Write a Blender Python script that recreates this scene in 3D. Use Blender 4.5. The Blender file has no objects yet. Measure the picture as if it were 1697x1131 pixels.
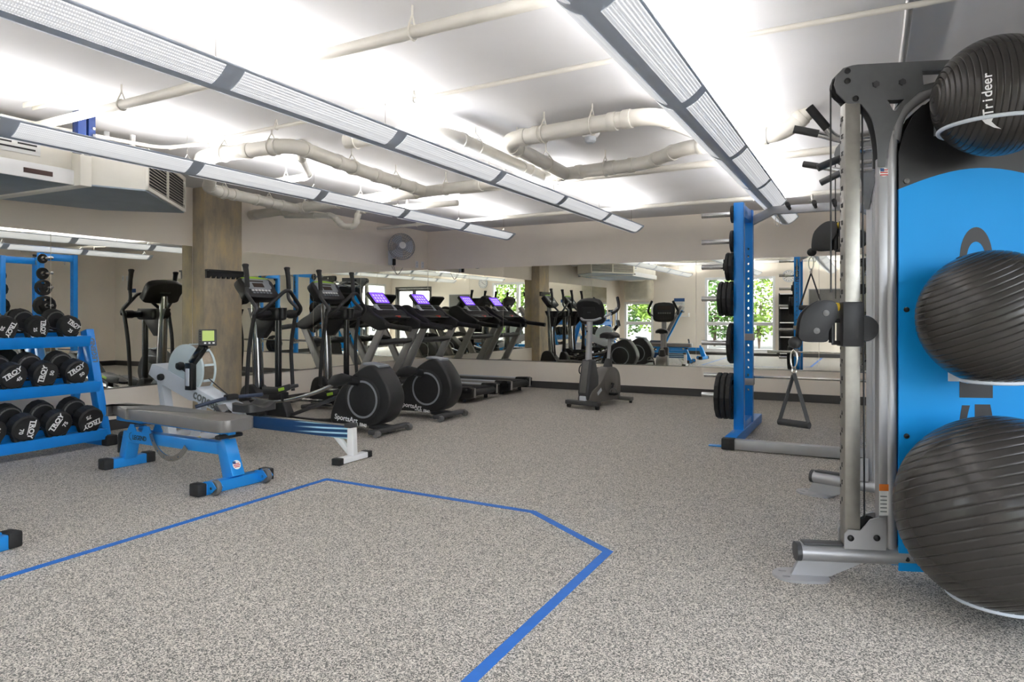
import bpy, bmesh, math, random
from mathutils import Vector, Matrix, Euler
random.seed(7)
PI = math.pi
S = bpy.context.scene
COL = S.collection
# ------------------------------------------------------------------ camera, world, exposure
YAW = math.atan2(1440 - 848.5, 1145.0)
cam = bpy.data.cameras.new('camera')
cam.sensor_width = 36.0
cam.lens = 1145.0 / 1697.0 * 36.0
cam.shift_y = -44.5 / 1697.0
cam.clip_start = 0.02
cam.clip_end = 200
camo = bpy.data.objects.new('camera', cam)
COL.objects.link(camo)
camo.location = (0, 0, 1.2)
camo.rotation_euler = (PI / 2, 0, YAW)
S.camera = camo
w = bpy.data.worlds.new('sky')
S.world = w
w.use_nodes = True
nt = w.node_tree
bg = nt.nodes['Background']
sky = nt.nodes.new('ShaderNodeTexSky')
sky.sky_type = 'NISHITA'
sky.sun_disc = False
sky.sun_elevation = math.radians(48)
sky.sun_rotation = math.radians(60)
hs_ = nt.nodes.new('ShaderNodeHueSaturation')
hs_.inputs['Saturation'].default_value = 0.35
nt.links.new(sky.outputs[0], hs_.inputs['Color'])
nt.links.new(hs_.outputs[0], bg.inputs[0])
bg.inputs[1].default_value = 0.38
sun = bpy.data.lights.new('sun', 'SUN')
sun.energy = 2.2
sun.angle = 0.01
sun.color = (1, .95, .86)
suno = bpy.data.objects.new('sun', sun)
COL.objects.link(suno)
suno.rotation_euler = (math.radians(50), 0, math.radians(-70))
vs = S.view_settings
vs.view_transform = 'Standard'
vs.look = 'None'
vs.gamma = 1.0
vs.use_curve_mapping = False
vs.exposure = 2.36
S.cycles.max_bounces = 16
S.cycles.diffuse_bounces = 8
S.cycles.glossy_bounces = 8
S.cycles.transparent_max_bounces = 12
LAMP_UP = 6.5      # brightness of the fluorescent tubes
LAMP_BASKET = .50   # glow of the perforated baskets under the tubes

# ------------------------------------------------------------------ mesh helper
def V(*a): return Vector(a)
class M:
    def __init__(s, xf=None):
        s.v = []; s.f = []; s.xf = xf
    def add(s, vs, fs):
        b = len(s.v); s.v += [Vector(p) for p in vs]; s.f += [tuple(i + b for i in f) for f in fs]; return s
    def box(s, c, d, rot=None):
        c = Vector(c); h = Vector(d) / 2
        R = (rot if isinstance(rot, Matrix) else Euler(rot).to_matrix()) if rot is not None else Matrix.Identity(3)
        ps = [c + R @ Vector((x * h.x, y * h.y, z * h.z)) for x in (-1, 1) for y in (-1, 1) for z in (-1, 1)]
        return s.add(ps, [(0, 1, 3, 2), (4, 6, 7, 5), (0, 4, 5, 1), (2, 3, 7, 6), (0, 2, 6, 4), (1, 5, 7, 3)])
    def bb(s, x0, x1, y0, y1, z0, z1):
        return s.box(((x0 + x1) / 2, (y0 + y1) / 2, (z0 + z1) / 2), (abs(x1 - x0), abs(y1 - y0), abs(z1 - z0)))
    def beam(s, p, q, w, h, up=(0, 0, 1), w2=None, h2=None):
        p, q = Vector(p), Vector(q); d = (q - p).normalized(); up = Vector(up)
        if abs(d.dot(up)) > .98: up = Vector((1, 0, 0))
        r = d.cross(up).normalized(); u = r.cross(d)
        w2 = w2 or w; h2 = h2 or h
        ps = []
        for o, a, b in ((p, w, h), (q, w2, h2)):
            ps += [o + r * (sx * a / 2) + u * (sy * b / 2) for sx, sy in ((-1, -1), (1, -1), (1, 1), (-1, 1))]
        return s.add(ps, [(3, 2, 1, 0), (4, 5, 6, 7), (0, 1, 5, 4), (1, 2, 6, 5), (2, 3, 7, 6), (3, 0, 4, 7)])
    def tube(s, pts, r, n=10, closed=False, caps=True, squash=None):
        pts = [Vector(p) for p in pts]; k = len(pts)
        rs = r if isinstance(r, (list, tuple)) else [r] * k
        def tan(i):
            if closed: return (pts[(i + 1) % k] - pts[i - 1]).normalized()
            a = pts[max(i - 1, 0)]; b = pts[min(i + 1, k - 1)]; return (b - a).normalized()
        t = tan(0); up = Vector((0, 0, 1)) if abs(t.z) < .9 else Vector((1, 0, 0))
        nn = (up - t * up.dot(t)).normalized(); ps = []
        for i in range(k):
            t = tan(i); nn = (nn - t * nn.dot(t)).normalized(); bn = t.cross(nn)
            for j in range(n):
                a = 2 * PI * j / n
                ps.append(pts[i] + (nn * math.cos(a) * (squash or 1) + bn * math.sin(a)) * rs[i])
        fs = []
        for i in range(k if closed else k - 1):
            for j in range(n):
                a = i * n + j; b = i * n + (j + 1) % n; c = ((i + 1) % k) * n + (j + 1) % n; d = ((i + 1) % k) * n + j
                fs.append((a, b, c, d))
        if caps and not closed:
            fs.append(tuple(range(n - 1, -1, -1))); fs.append(tuple((k - 1) * n + j for j in range(n)))
        return s.add(ps, fs)
    def cyl(s, p, q, r, n=16, r2=None): return s.tube([p, q], [r, r2 if r2 is not None else r], n)
    def lathe(s, prof, o=(0, 0, 0), ax=(0, 0, 1), n=24):
        # profile: (radius, along) pairs
        ax = Vector(ax).normalized(); up = Vector((0, 0, 1)) if abs(ax.z) < .9 else Vector((1, 0, 0))
        a = (up - ax * up.dot(ax)).normalized(); b = ax.cross(a); o = Vector(o); ps = []
        for r, h in prof:
            for j in range(n):
                t = 2 * PI * j / n; ps.append(o + ax * h + (a * math.cos(t) + b * math.sin(t)) * max(r, 1e-5))
        fs = []
        for i in range(len(prof) - 1):
            for j in range(n):
                fs.append((i * n + j, i * n + (j + 1) % n, (i + 1) * n + (j + 1) % n, (i + 1) * n + j))
        if prof[0] == prof[-1]: return s.add(ps, fs)
        if prof[0][0] > 1e-4: fs.append(tuple(range(n - 1, -1, -1)))
        if prof[-1][0] > 1e-4: fs.append(tuple((len(prof) - 1) * n + j for j in range(n)))
        return s.add(ps, fs)
    def ell(s, c, r, nu=20, nv=12, rot=None):
        c = Vector(c); R = Euler(rot).to_matrix() if rot else Matrix.Identity(3); ps = []; fs = []
        for i in range(nv + 1):
            t = PI * i / nv
            for j in range(nu):
                p = 2 * PI * j / nu
                ps.append(c + R @ Vector((r[0] * math.sin(t) * math.cos(p), r[1] * math.sin(t) * math.sin(p), r[2] * math.cos(t))))
        for i in range(nv):
            for j in range(nu):
                fs.append((i * nu + j, (i + 1) * nu + j, (i + 1) * nu + (j + 1) % nu, i * nu + (j + 1) % nu))
        return s.add(ps, fs)
    def prism(s, poly, a, b, plane='xz'):
        # polygon in a plane, pushed from a to b along the third axis
        def P(p, t):
            return {'xz': (p[0], t, p[1]), 'yz': (t, p[0], p[1]), 'xy': (p[0], p[1], t)}[plane]
        n = len(poly); ps = [P(p, a) for p in poly] + [P(p, b) for p in poly]
        fs = [tuple(range(n)), tuple(range(2 * n - 1, n - 1, -1))] + [(i, i + n, (i + 1) % n + n, (i + 1) % n) for i in range(n)]
        return s.add(ps, fs)
    def flat(s, outer, holes, a, b, plane='xz'):
        # a plate with real holes
        cu = bpy.data.curves.new('outline', 'CURVE'); cu.dimensions = '2D'; cu.fill_mode = 'BOTH'; cu.extrude = abs(b - a) / 2
        for poly in [outer] + list(holes):
            sp = cu.splines.new('POLY'); sp.points.add(len(poly) - 1); sp.use_cyclic_u = True
            for i, p in enumerate(poly): sp.points[i].co = (p[0], p[1], 0, 1)
        o = bpy.data.objects.new('outline', cu); COL.objects.link(o)
        me = bpy.data.meshes.new_from_object(o)
        m = (a + b) / 2
        def P(p): return {'xz': (p.x, m + p.z, p.y), 'yz': (m + p.z, p.x, p.y), 'xy': (p.x, p.y, m + p.z)}[plane]
        s.add([P(v.co) for v in me.vertices], [tuple(q.vertices) for q in me.polygons])
        bpy.data.objects.remove(o); bpy.data.curves.remove(cu); bpy.data.meshes.remove(me)
        return s
    def mirror_y(s):
        n = len(s.v); s.v += [Vector((p.x, -p.y, p.z)) for p in s.v]; s.f += [tuple(i + n for i in reversed(f)) for f in s.f]; return s
    def tr(s, mat):
        s.v = [mat @ p for p in s.v]; return s
    def build(s, name, mat, parent=None, bevel=0, seg=2, smooth=38, label=None, kind=None):
        me = bpy.data.meshes.new(name); bm = bmesh.new()
        vv = [bm.verts.new(s.xf @ p if s.xf else p) for p in s.v]
        for f in s.f:
            try: bm.faces.new([vv[i] for i in f])
            except ValueError: pass
        bmesh.ops.recalc_face_normals(bm, faces=bm.faces)
        if bevel:
            bm.edges.ensure_lookup_table()
            ed = [e for e in bm.edges if len(e.link_faces) == 2 and e.calc_face_angle(0) > .5]
            bmesh.ops.bevel(bm, geom=ed, offset=bevel, segments=seg, affect='EDGES', profile=.5, clamp_overlap=True)
        for f in bm.faces: f.smooth = bool(smooth)
        bm.to_mesh(me); bm.free()
        if smooth: me.set_sharp_from_angle(angle=math.radians(smooth))
        me.materials.append(MAT[mat])
        o = bpy.data.objects.new(name, me); COL.objects.link(o)
        if parent: o.parent = parent
        if label: o['label'] = label
        if kind: o['kind'] = kind
        return o
def fillet(pts, r, n=5):
    pts = [Vector(p) for p in pts]; out = [pts[0]]
    for i in range(1, len(pts) - 1):
        a, b, c = pts[i - 1], pts[i], pts[i + 1]
        d1 = (a - b); d2 = (c - b); rr = min(r, d1.length * .49, d2.length * .49)
        p = b + d1.normalized() * rr; q = b + d2.normalized() * rr
        for k in range(n + 1):
            t = k / n; out.append(p * (1 - t) ** 2 + b * 2 * t * (1 - t) + q * t * t)
    out.append(pts[-1]); return out
def rrect(x0, x1, y0, y1, r, n=5):
    out = []
    for cx, cy, a0 in ((x1 - r, y1 - r, 0), (x0 + r, y1 - r, 90), (x0 + r, y0 + r, 180), (x1 - r, y0 + r, 270)):
        for k in range(n + 1):
            a = math.radians(a0 + 90 * k / n); out.append((cx + r * math.cos(a), cy + r * math.sin(a)))
    return out
def circ(cx, cy, r, n=16, ry=None): return [(cx + r * math.cos(2 * PI * i / n), cy + (ry or r) * math.sin(2 * PI * i / n)) for i in range(n)]
def spline(pts, n=6):
    # smooth 2D/3D path through points (Catmull-Rom)
    P = [Vector(p) for p in pts]; out = []
    for i in range(len(P) - 1):
        a = P[max(i - 1, 0)]; b = P[i]; c = P[i + 1]; d = P[min(i + 2, len(P) - 1)]
        for k in range(n):
            t = k / n
            out.append(.5 * ((2 * b) + (c - a) * t + (2 * a - 5 * b + 4 * c - d) * t * t + (3 * b - a - 3 * c + d) * t ** 3))
    out.append(P[-1]); return out
def cspline(pts, n=5):
    P = [Vector(p) for p in pts]; k = len(P); out = []
    for i in range(k):
        a = P[i - 1]; b = P[i]; c = P[(i + 1) % k]; d = P[(i + 2) % k]
        for j in range(n):
            t = j / n
            out.append(.5 * ((2 * b) + (c - a) * t + (2 * a - 5 * b + 4 * c - d) * t * t + (3 * b - a - 3 * c + d) * t ** 3))
    return [(p.x, p.y) for p in out]
def text(txt, size, mat, parent, m, name='lettering', depth=.0008, sx=1.0, bold=0.0, align='CENTER', shear=0, space=1.0):
    cu = bpy.data.curves.new('t', 'FONT'); cu.body = txt; cu.size = size; cu.extrude = depth; cu.align_x = align; cu.align_y = 'CENTER'
    cu.offset = bold; cu.shear = shear; cu.resolution_u = 10 if size > .15 else 3; cu.space_character = space
    o = bpy.data.objects.new('t', cu); COL.objects.link(o)
    me = bpy.data.meshes.new_from_object(o)
    me.transform(m @ Matrix.Diagonal((sx, 1, 1, 1)))
    bpy.data.objects.remove(o); bpy.data.curves.remove(cu)
    me.materials.clear(); me.materials.append(MAT[mat]); me.name = name
    r = bpy.data.objects.new(name, me); COL.objects.link(r); r.parent = parent
    return r
def frame(o, x, y):
    # matrix with local x, y axes in given directions at point o
    x = Vector(x).normalized(); y = Vector(y); z = x.cross(y).normalized(); y = z.cross(x)
    m = Matrix((x, y, z)).transposed().to_4x4(); m.translation = Vector(o); return m
def thing(name, label, cat, loc=(0, 0, 0), rz=0, group=None):
    o = bpy.data.objects.new(name, None); COL.objects.link(o); o.empty_display_size = .1
    o.location = loc; o.rotation_euler = (0, 0, rz); o['label'] = label; o['category'] = cat
    if group: o['group'] = group
    return o
def tag(o, label, cat, group=None, loc=None):
    o['label'] = label; o['category'] = cat
    if group: o['group'] = group
    return o
def struct(o): o['kind'] = 'structure'; return o
def copy_tree(o, parent=None):
    c = o.copy(); COL.objects.link(c); c.parent = parent
    for ch in list(o.children): copy_tree(ch, c)
    return c
# ------------------------------------------------------------------ materials
MAT = {}
def mat(name, col, rough=.5, metal=0, noise=None, bump=None, emit=None, coat=0, spec=None, alpha=None):
    m = bpy.data.materials.new(name); m.use_nodes = True; n = m.node_tree; b = n.nodes['Principled BSDF']
    b.inputs['Base Color'].default_value = (*col, 1); b.inputs['Roughness'].default_value = rough; b.inputs['Metallic'].default_value = metal
    if coat: b.inputs['Coat Weight'].default_value = coat; b.inputs['Coat Roughness'].default_value = .08
    if spec is not None: b.inputs['Specular IOR Level'].default_value = spec
    if emit: b.inputs['Emission Color'].default_value = (*emit[0], 1); b.inputs['Emission Strength'].default_value = emit[1]
    tc = n.nodes.new('ShaderNodeTexCoord')
    if noise:
        sc, amt = noise[0], noise[1]
        t = n.nodes.new('ShaderNodeTexNoise'); t.inputs['Scale'].default_value = sc; t.inputs['Detail'].default_value = 5
        n.links.new(tc.outputs['Object'], t.inputs['Vector'])
        r = n.nodes.new('ShaderNodeValToRGB'); r.color_ramp.elements[0].position = .3; r.color_ramp.elements[1].position = .7
        c2 = noise[2] if len(noise) > 2 else tuple(c * (1 - amt) for c in col)
        r.color_ramp.elements[0].color = (*c2, 1); r.color_ramp.elements[1].color = (*[min(1, c * (1 + amt * .5)) for c in col], 1)
        n.links.new(t.outputs['Fac'], r.inputs['Fac']); n.links.new(r.outputs['Color'], b.inputs['Base Color'])
    if bump:
        t = n.nodes.new('ShaderNodeTexNoise'); t.inputs['Scale'].default_value = bump[0]; t.inputs['Detail'].default_value = 3
        n.links.new(tc.outputs['Object'], t.inputs['Vector'])
        bp = n.nodes.new('ShaderNodeBump'); bp.inputs['Strength'].default_value = bump[1]; bp.inputs['Distance'].default_value = .004
        n.links.new(t.outputs['Fac'], bp.inputs['Height']); n.links.new(bp.outputs['Normal'], b.inputs['Normal'])
    MAT[name] = m; return m
mat('wall', (.86, .79, .70), .75, noise=(1.3, .05), bump=(60, .08))
mat('ceiling', (.60, .595, .605), .8, noise=(1.1, .06), bump=(9, .25))
mat('baseboard', (.055, .052, .052), .5)
mat('concrete', (.34, .27, .185), .85, noise=(5, .35, (.22, .19, .15)), bump=(25, .3))
mat('mirror', (.95, .955, .885), 0, 1)
mat('mirror_edge', (.25, .32, .30), .2, .3)
mat('blue', (.006, .27, .84), .3, .1, noise=(4, .06), coat=.25)
mat('blue_bright', (.012, .27, .74), .3, .1, noise=(3, .05), coat=.3)
mat('blue_panel', (.006, .33, .82), .5, noise=(2, .05), spec=.25)
mat('tape', (.008, .15, .56), .5, noise=(20, .08))
mat('silver', (.42, .42, .43), .40, .45, noise=(6, .06))
mat('chrome', (.55, .55, .55), .18, 1)
mat('dark_chrome', (.20, .20, .205), .16, 1)
mat('post_steel', (.36, .345, .31), .36, .7, noise=(18, .12))
mat('steel', (.56, .54, .50), .24, 1, noise=(14, .12))
mat('grey_plate', (.15, .155, .16), .5, .35, noise=(30, .06))
mat('black', (.010, .010, .011), .42, bump=(300, .05))
mat('black_gloss', (.012, .012, .013), .16)
mat('rubber', (.016, .016, .017), .62, noise=(40, .2), bump=(200, .12))
mat('charcoal', (.022, .022, .024), .40, noise=(30, .1), bump=(400, .05), spec=.4)
mat('dark_grey', (.052, .053, .056), .45, noise=(30, .08))
mat('mid_grey', (.15, .147, .143), .42, .2, noise=(30, .06))
mat('bike_grey', (.20, .19, .18), .38, .45, noise=(12, .05))
mat('tread_grey', (.33, .32, .31), .4, .35, noise=(10, .05))
mat('light_grey', (.62, .66, .72), .38, noise=(8, .03))
mat('pale_blue_grey', (.62, .72, .76), .4, noise=(8, .03))
mat('white', (.82, .82, .82), .45, noise=(8, .03))
mat('offwhite', (.78, .75, .67), .5, noise=(5, .05))
mat('pvc', (.66, .635, .58), .45, noise=(7, .06))
mat('pad', (.20, .19, .185), .28, .2, noise=(9, .06), bump=(160, .08))
mat('ink', (.85, .85, .85), .6)
mat('ink_black', (.02, .02, .022), .5)
mat('ink_grey', (.16, .18, .18), .5)
mat('ring_grey', (.30, .32, .35), .35, .3)
mat('galv', (.30, .36, .42), .45, .5, noise=(4, .12))
mat('fixture', (.50, .56, .66), .4, .3, noise=(5, .04))
mat('lime', (.35, .60, .05), .5)
mat('yellow', (.75, .52, .03), .4)
mat('red', (.6, .03, .02), .4)
mat('navy_grip', (.03, .045, .085), .5)
mat('strap', (.05, .05, .05), .8, noise=(200, .3))
mat('label_white', (.80, .80, .78), .5)
mat('orange', (.75, .2, .03), .5)
mat('sign_blue', (.02, .08, .24), .5)
mat('screen_violet', (.05, .02, .2), .2, emit=((.12, .05, .62), .55))
mat('screen_icons', (.2, .2, .4), .3, emit=((.25, .22, .85), .5))
mat('lcd', (.30, .38, .12), .3, emit=((.45, .60, .12), .10))
mat('tubes', (1, 1, 1), .5, emit=((1.0, .945, .87), LAMP_UP))
mat('lcd_dark', (.05, .035, .03), .2)
mat('window_frame', (.80, .80, .80), .4)
mat('leaf', (.10, .22, .035), .6, noise=(3, .5))
mat('leaf_light', (.22, .36, .05), .6, noise=(3, .4))
mat('bark', (.10, .07, .05), .9)
mat('ground_out', (.10, .10, .09), .9, noise=(2, .2))
mat('duct_wrap', (.62, .58, .47), .7, noise=(5, .15), bump=(14, .5))
mat('wood_tan', (.35, .22, .10), .7)
mat('brown_label', (.07, .035, .03), .5)
mat('navy', (.006, .022, .10), .4)
mat('brushed', (.40, .34, .27), .4, .8, noise=(40, .1))
# speckled rubber floor
m = bpy.data.materials.new('rubber_floor'); m.use_nodes = True; n = m.node_tree; b = n.nodes['Principled BSDF']
tc = n.nodes.new('ShaderNodeTexCoord'); vo = n.nodes.new('ShaderNodeTexVoronoi'); vo.inputs['Scale'].default_value = 240
n.links.new(tc.outputs['Object'], vo.inputs['Vector'])
sp = n.nodes.new('ShaderNodeSeparateColor'); n.links.new(vo.outputs['Color'], sp.inputs[0])
rp = n.nodes.new('ShaderNodeValToRGB'); rp.color_ramp.interpolation = 'CONSTANT'
e = rp.color_ramp.elements; e[0].color = (.13, .123, .112, 1); e[1].position = .34; e[1].color = (.34, .315, .28, 1)
for p, c in ((.52, (.56, .52, .455)), (.72, (.69, .635, .555)), (.90, (.82, .765, .685))):
    x = e.new(p); x.color = (*c, 1)
n.links.new(sp.outputs[0], rp.inputs['Fac'])
no = n.nodes.new('ShaderNodeTexNoise'); no.inputs['Scale'].default_value = .8; no.inputs['Detail'].default_value = 4
n.links.new(tc.outputs['Object'], no.inputs['Vector'])
mx = n.nodes.new('ShaderNodeMix'); mx.data_type = 'RGBA'; mx.blend_type = 'MULTIPLY'; mx.inputs[0].default_value = .12
n.links.new(rp.outputs['Color'], mx.inputs[6]); n.links.new(no.outputs['Fac'], mx.inputs[7]); n.links.new(mx.outputs[2], b.inputs['Base Color'])
b.inputs['Roughness'].default_value = .62; b.inputs['Specular IOR Level'].default_value = .35
bp = n.nodes.new('ShaderNodeBump'); bp.inputs['Strength'].default_value = .15; bp.inputs['Distance'].default_value = .002
n.links.new(sp.outputs[1], bp.inputs['Height']); n.links.new(bp.outputs['Normal'], b.inputs['Normal'])
MAT['floor'] = m
# perforated lamp basket: fine dot pattern over a lit white shield
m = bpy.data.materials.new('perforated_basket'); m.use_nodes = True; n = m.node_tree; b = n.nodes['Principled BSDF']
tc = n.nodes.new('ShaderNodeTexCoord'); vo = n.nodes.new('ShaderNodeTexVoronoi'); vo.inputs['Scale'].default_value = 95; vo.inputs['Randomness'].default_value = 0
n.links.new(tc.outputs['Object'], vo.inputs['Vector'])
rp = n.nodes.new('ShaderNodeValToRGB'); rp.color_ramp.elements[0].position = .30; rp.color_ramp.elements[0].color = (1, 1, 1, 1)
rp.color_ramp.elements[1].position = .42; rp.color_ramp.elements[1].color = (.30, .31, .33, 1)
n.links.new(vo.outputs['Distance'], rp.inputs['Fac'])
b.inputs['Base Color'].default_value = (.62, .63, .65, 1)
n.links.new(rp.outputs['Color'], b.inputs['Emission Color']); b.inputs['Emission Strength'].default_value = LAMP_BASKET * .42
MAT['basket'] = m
# window glass
m = bpy.data.materials.new('window_glass'); m.use_nodes = True; n = m.node_tree
n.nodes.remove(n.nodes['Principled BSDF']); tr_ = n.nodes.new('ShaderNodeBsdfTransparent'); gl = n.nodes.new('ShaderNodeBsdfGlossy'); gl.inputs['Roughness'].default_value = 0
mi = n.nodes.new('ShaderNodeMixShader'); mi.inputs[0].default_value = .06
n.links.new(tr_.outputs[0], mi.inputs[1]); n.links.new(gl.outputs[0], mi.inputs[2]); n.links.new(mi.outputs[0], n.nodes['Material Output'].inputs[0])
MAT['glass'] = m
# rower rail decal: blue with pale wave streaks
m = bpy.data.materials.new('rail_waves'); m.use_nodes = True; n = m.node_tree; b = n.nodes['Principled BSDF']
tc = n.nodes.new('ShaderNodeTexCoord'); mp = n.nodes.new('ShaderNodeMapping'); mp.inputs['Rotation'].default_value = (0, math.radians(9), 0); mp.inputs['Scale'].default_value = (.9, 1, 5)
wv = n.nodes.new('ShaderNodeTexWave'); wv.bands_direction = 'Z'; wv.inputs['Scale'].default_value = 1.5; wv.inputs['Distortion'].default_value = 5; wv.inputs['Detail'].default_value = 1; wv.inputs['Detail Scale'].default_value = .6
n.links.new(tc.outputs['Object'], mp.inputs[0]); n.links.new(mp.outputs[0], wv.inputs['Vector'])
rp = n.nodes.new('ShaderNodeValToRGB'); rp.color_ramp.elements[0].position = .5; rp.color_ramp.elements[0].color = (.012, .055, .16, 1); rp.color_ramp.elements[1].position = .98; rp.color_ramp.elements[1].color = (.45, .75, .9, 1)
sx_ = n.nodes.new('ShaderNodeSeparateXYZ'); n.links.new(tc.outputs['Object'], sx_.inputs[0])
mr = n.nodes.new('ShaderNodeMapRange'); mr.inputs['From Min'].default_value = .25; mr.inputs['From Max'].default_value = .8; n.links.new(sx_.outputs['X'], mr.inputs['Value'])
ml = n.nodes.new('ShaderNodeMath'); ml.operation = 'MULTIPLY'; n.links.new(wv.outputs['Fac'], ml.inputs[0]); n.links.new(mr.outputs[0], ml.inputs[1])
n.links.new(ml.outputs[0], rp.inputs['Fac']); n.links.new(rp.outputs['Color'], b.inputs['Base Color']); b.inputs['Roughness'].default_value = .3
MAT['waves'] = m
# anti-burst exercise ball
mat('ball', (.046, .042, .039), .27, .25, noise=(6, .08))
# brown formwork concrete with upright board marks
m = MAT['concrete']; n = m.node_tree; b = n.nodes['Principled BSDF']
tc = n.nodes.new('ShaderNodeTexCoord'); mp = n.nodes.new('ShaderNodeMapping'); mp.inputs['Scale'].default_value = (2.2, 2.2, .8)
t = n.nodes.new('ShaderNodeTexNoise'); t.inputs['Scale'].default_value = 3; t.inputs['Detail'].default_value = 8; t.inputs['Roughness'].default_value = .65
n.links.new(tc.outputs['Object'], mp.inputs[0]); n.links.new(mp.outputs[0], t.inputs['Vector'])
rp = n.nodes.new('ShaderNodeValToRGB'); e = rp.color_ramp.elements; e[0].position = .30; e[0].color = (.32, .285, .235, 1); e[1].position = .72; e[1].color = (.62, .49, .28, 1)
x = e.new(.5); x.color = (.46, .385, .28, 1)
n.links.new(t.outputs['Fac'], rp.inputs['Fac']); n.links.new(rp.outputs['Color'], b.inputs['Base Color'])
# ------------------------------------------------------------------ room
XL, XR, YB, YF, ZC = -6.95, 1.95, 10.2, -0.45, 2.66
MB0, MB1 = .44, 1.985     # mirror bottom and top
T = .18
struct(M().bb(XL - T, XR + T, YF - T, YB + T, -.2, 0).build('floor', 'floor', smooth=0))
struct(M().bb(XL - T, XR + T, YF - T, YB + T, ZC, ZC + .2).build('ceiling', 'ceiling', smooth=0))
struct(M().bb(XL - T, XL, YF - T, YB + T, 0, ZC).build('wall_left', 'wall', smooth=0))
struct(M().bb(XL, XR, YB, YB + T, 0, ZC).build('wall_back', 'wall', smooth=0))
W3 = (-.1, 2.9, .12, 2.30)   # along y, in the right wall behind the camera
struct(M().bb(XR, XR + T, YF - T, W3[0], 0, ZC).bb(XR, XR + T, W3[1], YB + T, 0, ZC).bb(XR, XR + T, W3[0], W3[1], 0, W3[2]).bb(XR, XR + T, W3[0], W3[1], W3[3], ZC).build('wall_right', 'wall', smooth=0))
wr = bpy.data.objects.new('window_3', None); COL.objects.link(wr); wr['kind'] = 'structure'; wr.location = (XR, 1.4, W3[2])
h_ = W3[3] - W3[2]
M().bb(-.015, .12, -1.5, -1.43, 0, h_).bb(-.015, .12, 1.43, 1.5, 0, h_).bb(-.015, .12, -1.43, 1.43, 0, .07).bb(-.015, .12, -1.43, 1.43, h_ - .07, h_).build('window_frame', 'window_frame', wr, bevel=.006)
for y in (-.5, .5): M().bb(-.01, .12, y - .04, y + .04, .07, h_ - .07).build('mullion', 'window_frame', wr, bevel=.006)
for a, b_ in ((-1.43, -.54), (-.46, .46), (.54, 1.43)):
    M().bb(-.005, .11, a, b_, .75, .83).build('transom', 'window_frame', wr, bevel=.006)
    for c, d in ((.07, .75), (.83, h_ - .07)): M().bb(.069, .075, a, b_, c, d).build('pane', 'glass', wr, smooth=0)
M().bb(-.06, 0, -1.54, 1.54, -.04, 0).build('window_sill', 'window_frame', wr, bevel=.006)
# front wall with two window openings
W1 = (-6.80, -5.88, .12, 1.58); W2 = (-4.32, -2.36, .12, 2.28); D1 = (.15, 1.75, 2.2)
m = M()
m.bb(XL, W1[0], YF - T, YF, 0, ZC).bb(W1[0], W1[1], YF - T, YF, 0, W1[2]).bb(W1[0], W1[1], YF - T, YF, W1[3], ZC)
m.bb(W1[1], W2[0], YF - T, YF, 0, ZC).bb(W2[0], W2[1], YF - T, YF, 0, W2[2]).bb(W2[0], W2[1], YF - T, YF, W2[3], ZC).bb(W2[1], D1[0], YF - T, YF, 0, ZC).bb(D1[0], D1[1], YF - T, YF, D1[2], ZC).bb(D1[1], XR, YF - T, YF, 0, ZC)
struct(m.build('wall_front', 'wall', smooth=0))
for i, (x0, x1, z0, z1) in enumerate((W1, W2)):
    wr = bpy.data.objects.new('window_%d' % (i + 1), None); COL.objects.link(wr); wr['kind'] = 'structure'; wr.location = ((x0 + x1) / 2, YF, z0)
    def wp(m): return m.tr(Matrix.Translation((-(x0 + x1) / 2, -YF, -z0)))
    f = .07; zt = .92; ya, yb = YF - .12, YF + .015
    m = M().bb(x0, x0 + f, ya, yb, z0, z1).bb(x1 - f, x1, ya, yb, z0, z1).bb(x0 + f, x1 - f, ya, yb, z0, z0 + f).bb(x0 + f, x1 - f, ya, yb, z1 - f, z1)
    wp(m).build('window_frame', 'window_frame', wr, bevel=.006)
    wp(M().bb(x0 + f, x1 - f, ya, yb - .01, zt - .05, zt + .05)).build('transom', 'window_frame', wr, bevel=.006)
    xs = [x0 + f, x1 - f]
    if i == 1:
        xm = (x0 + x1) / 2; wp(M().bb(xm - .05, xm + .05, ya, yb - .005, z0 + f, z1 - f)).build('mullion', 'window_frame', wr, bevel=.006)
        xs = [x0 + f, xm - .05, xm + .05, x1 - f]
    for k in range(0, len(xs), 2):
        for (a, b_) in ((z0 + f, zt - .05), (zt + .05, z1 - f)):
            wp(M().bb(xs[k], xs[k + 1], YF - .075, YF - .069, a, b_)).build('pane', 'glass', wr, smooth=0)
    wp(M().bb(x0 - .04, x1 + .04, YF, YF + .06, z0 - .04, z0)).build('window_sill', 'window_frame', wr, bevel=.006)
# glazed double door in a dark frame behind the camera
dw = bpy.data.objects.new('door_1', None); COL.objects.link(dw); dw['kind'] = 'structure'; dw.location = (D1[0], YF, 0)
W_ = D1[1] - D1[0]
M().bb(0, .06, -.14, .02, 0, D1[2]).bb(W_ - .06, W_, -.14, .02, 0, D1[2]).bb(.06, W_ - .06, -.14, .02, D1[2] - .06, D1[2]).build('door_frame', 'baseboard', dw, bevel=.004)
for a, b_ in ((.065, W_ / 2 - .003), (W_ / 2 + .003, W_ - .065)):
    lf = M().bb(a, a + .07, -.09, -.04, .01, D1[2] - .065).bb(b_ - .07, b_, -.09, -.04, .01, D1[2] - .065).bb(a + .07, b_ - .07, -.09, -.04, .01, .16).bb(a + .07, b_ - .07, -.09, -.04, D1[2] - .16, D1[2] - .065).build('door_leaf', 'baseboard', dw, bevel=.004)
    M().bb(a + .07, b_ - .07, -.068, -.062, .16, D1[2] - .16).build('pane', 'glass', lf, smooth=0)
    hx_ = b_ - .035 if a < .1 else a + .035
    M().tube(fillet([(hx_, -.04, .95), (hx_, .0, .95), (hx_, .0, 1.25), (hx_, -.04, 1.25)], .02), .010, 8).build('pull_handle', 'steel', lf)
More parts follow.
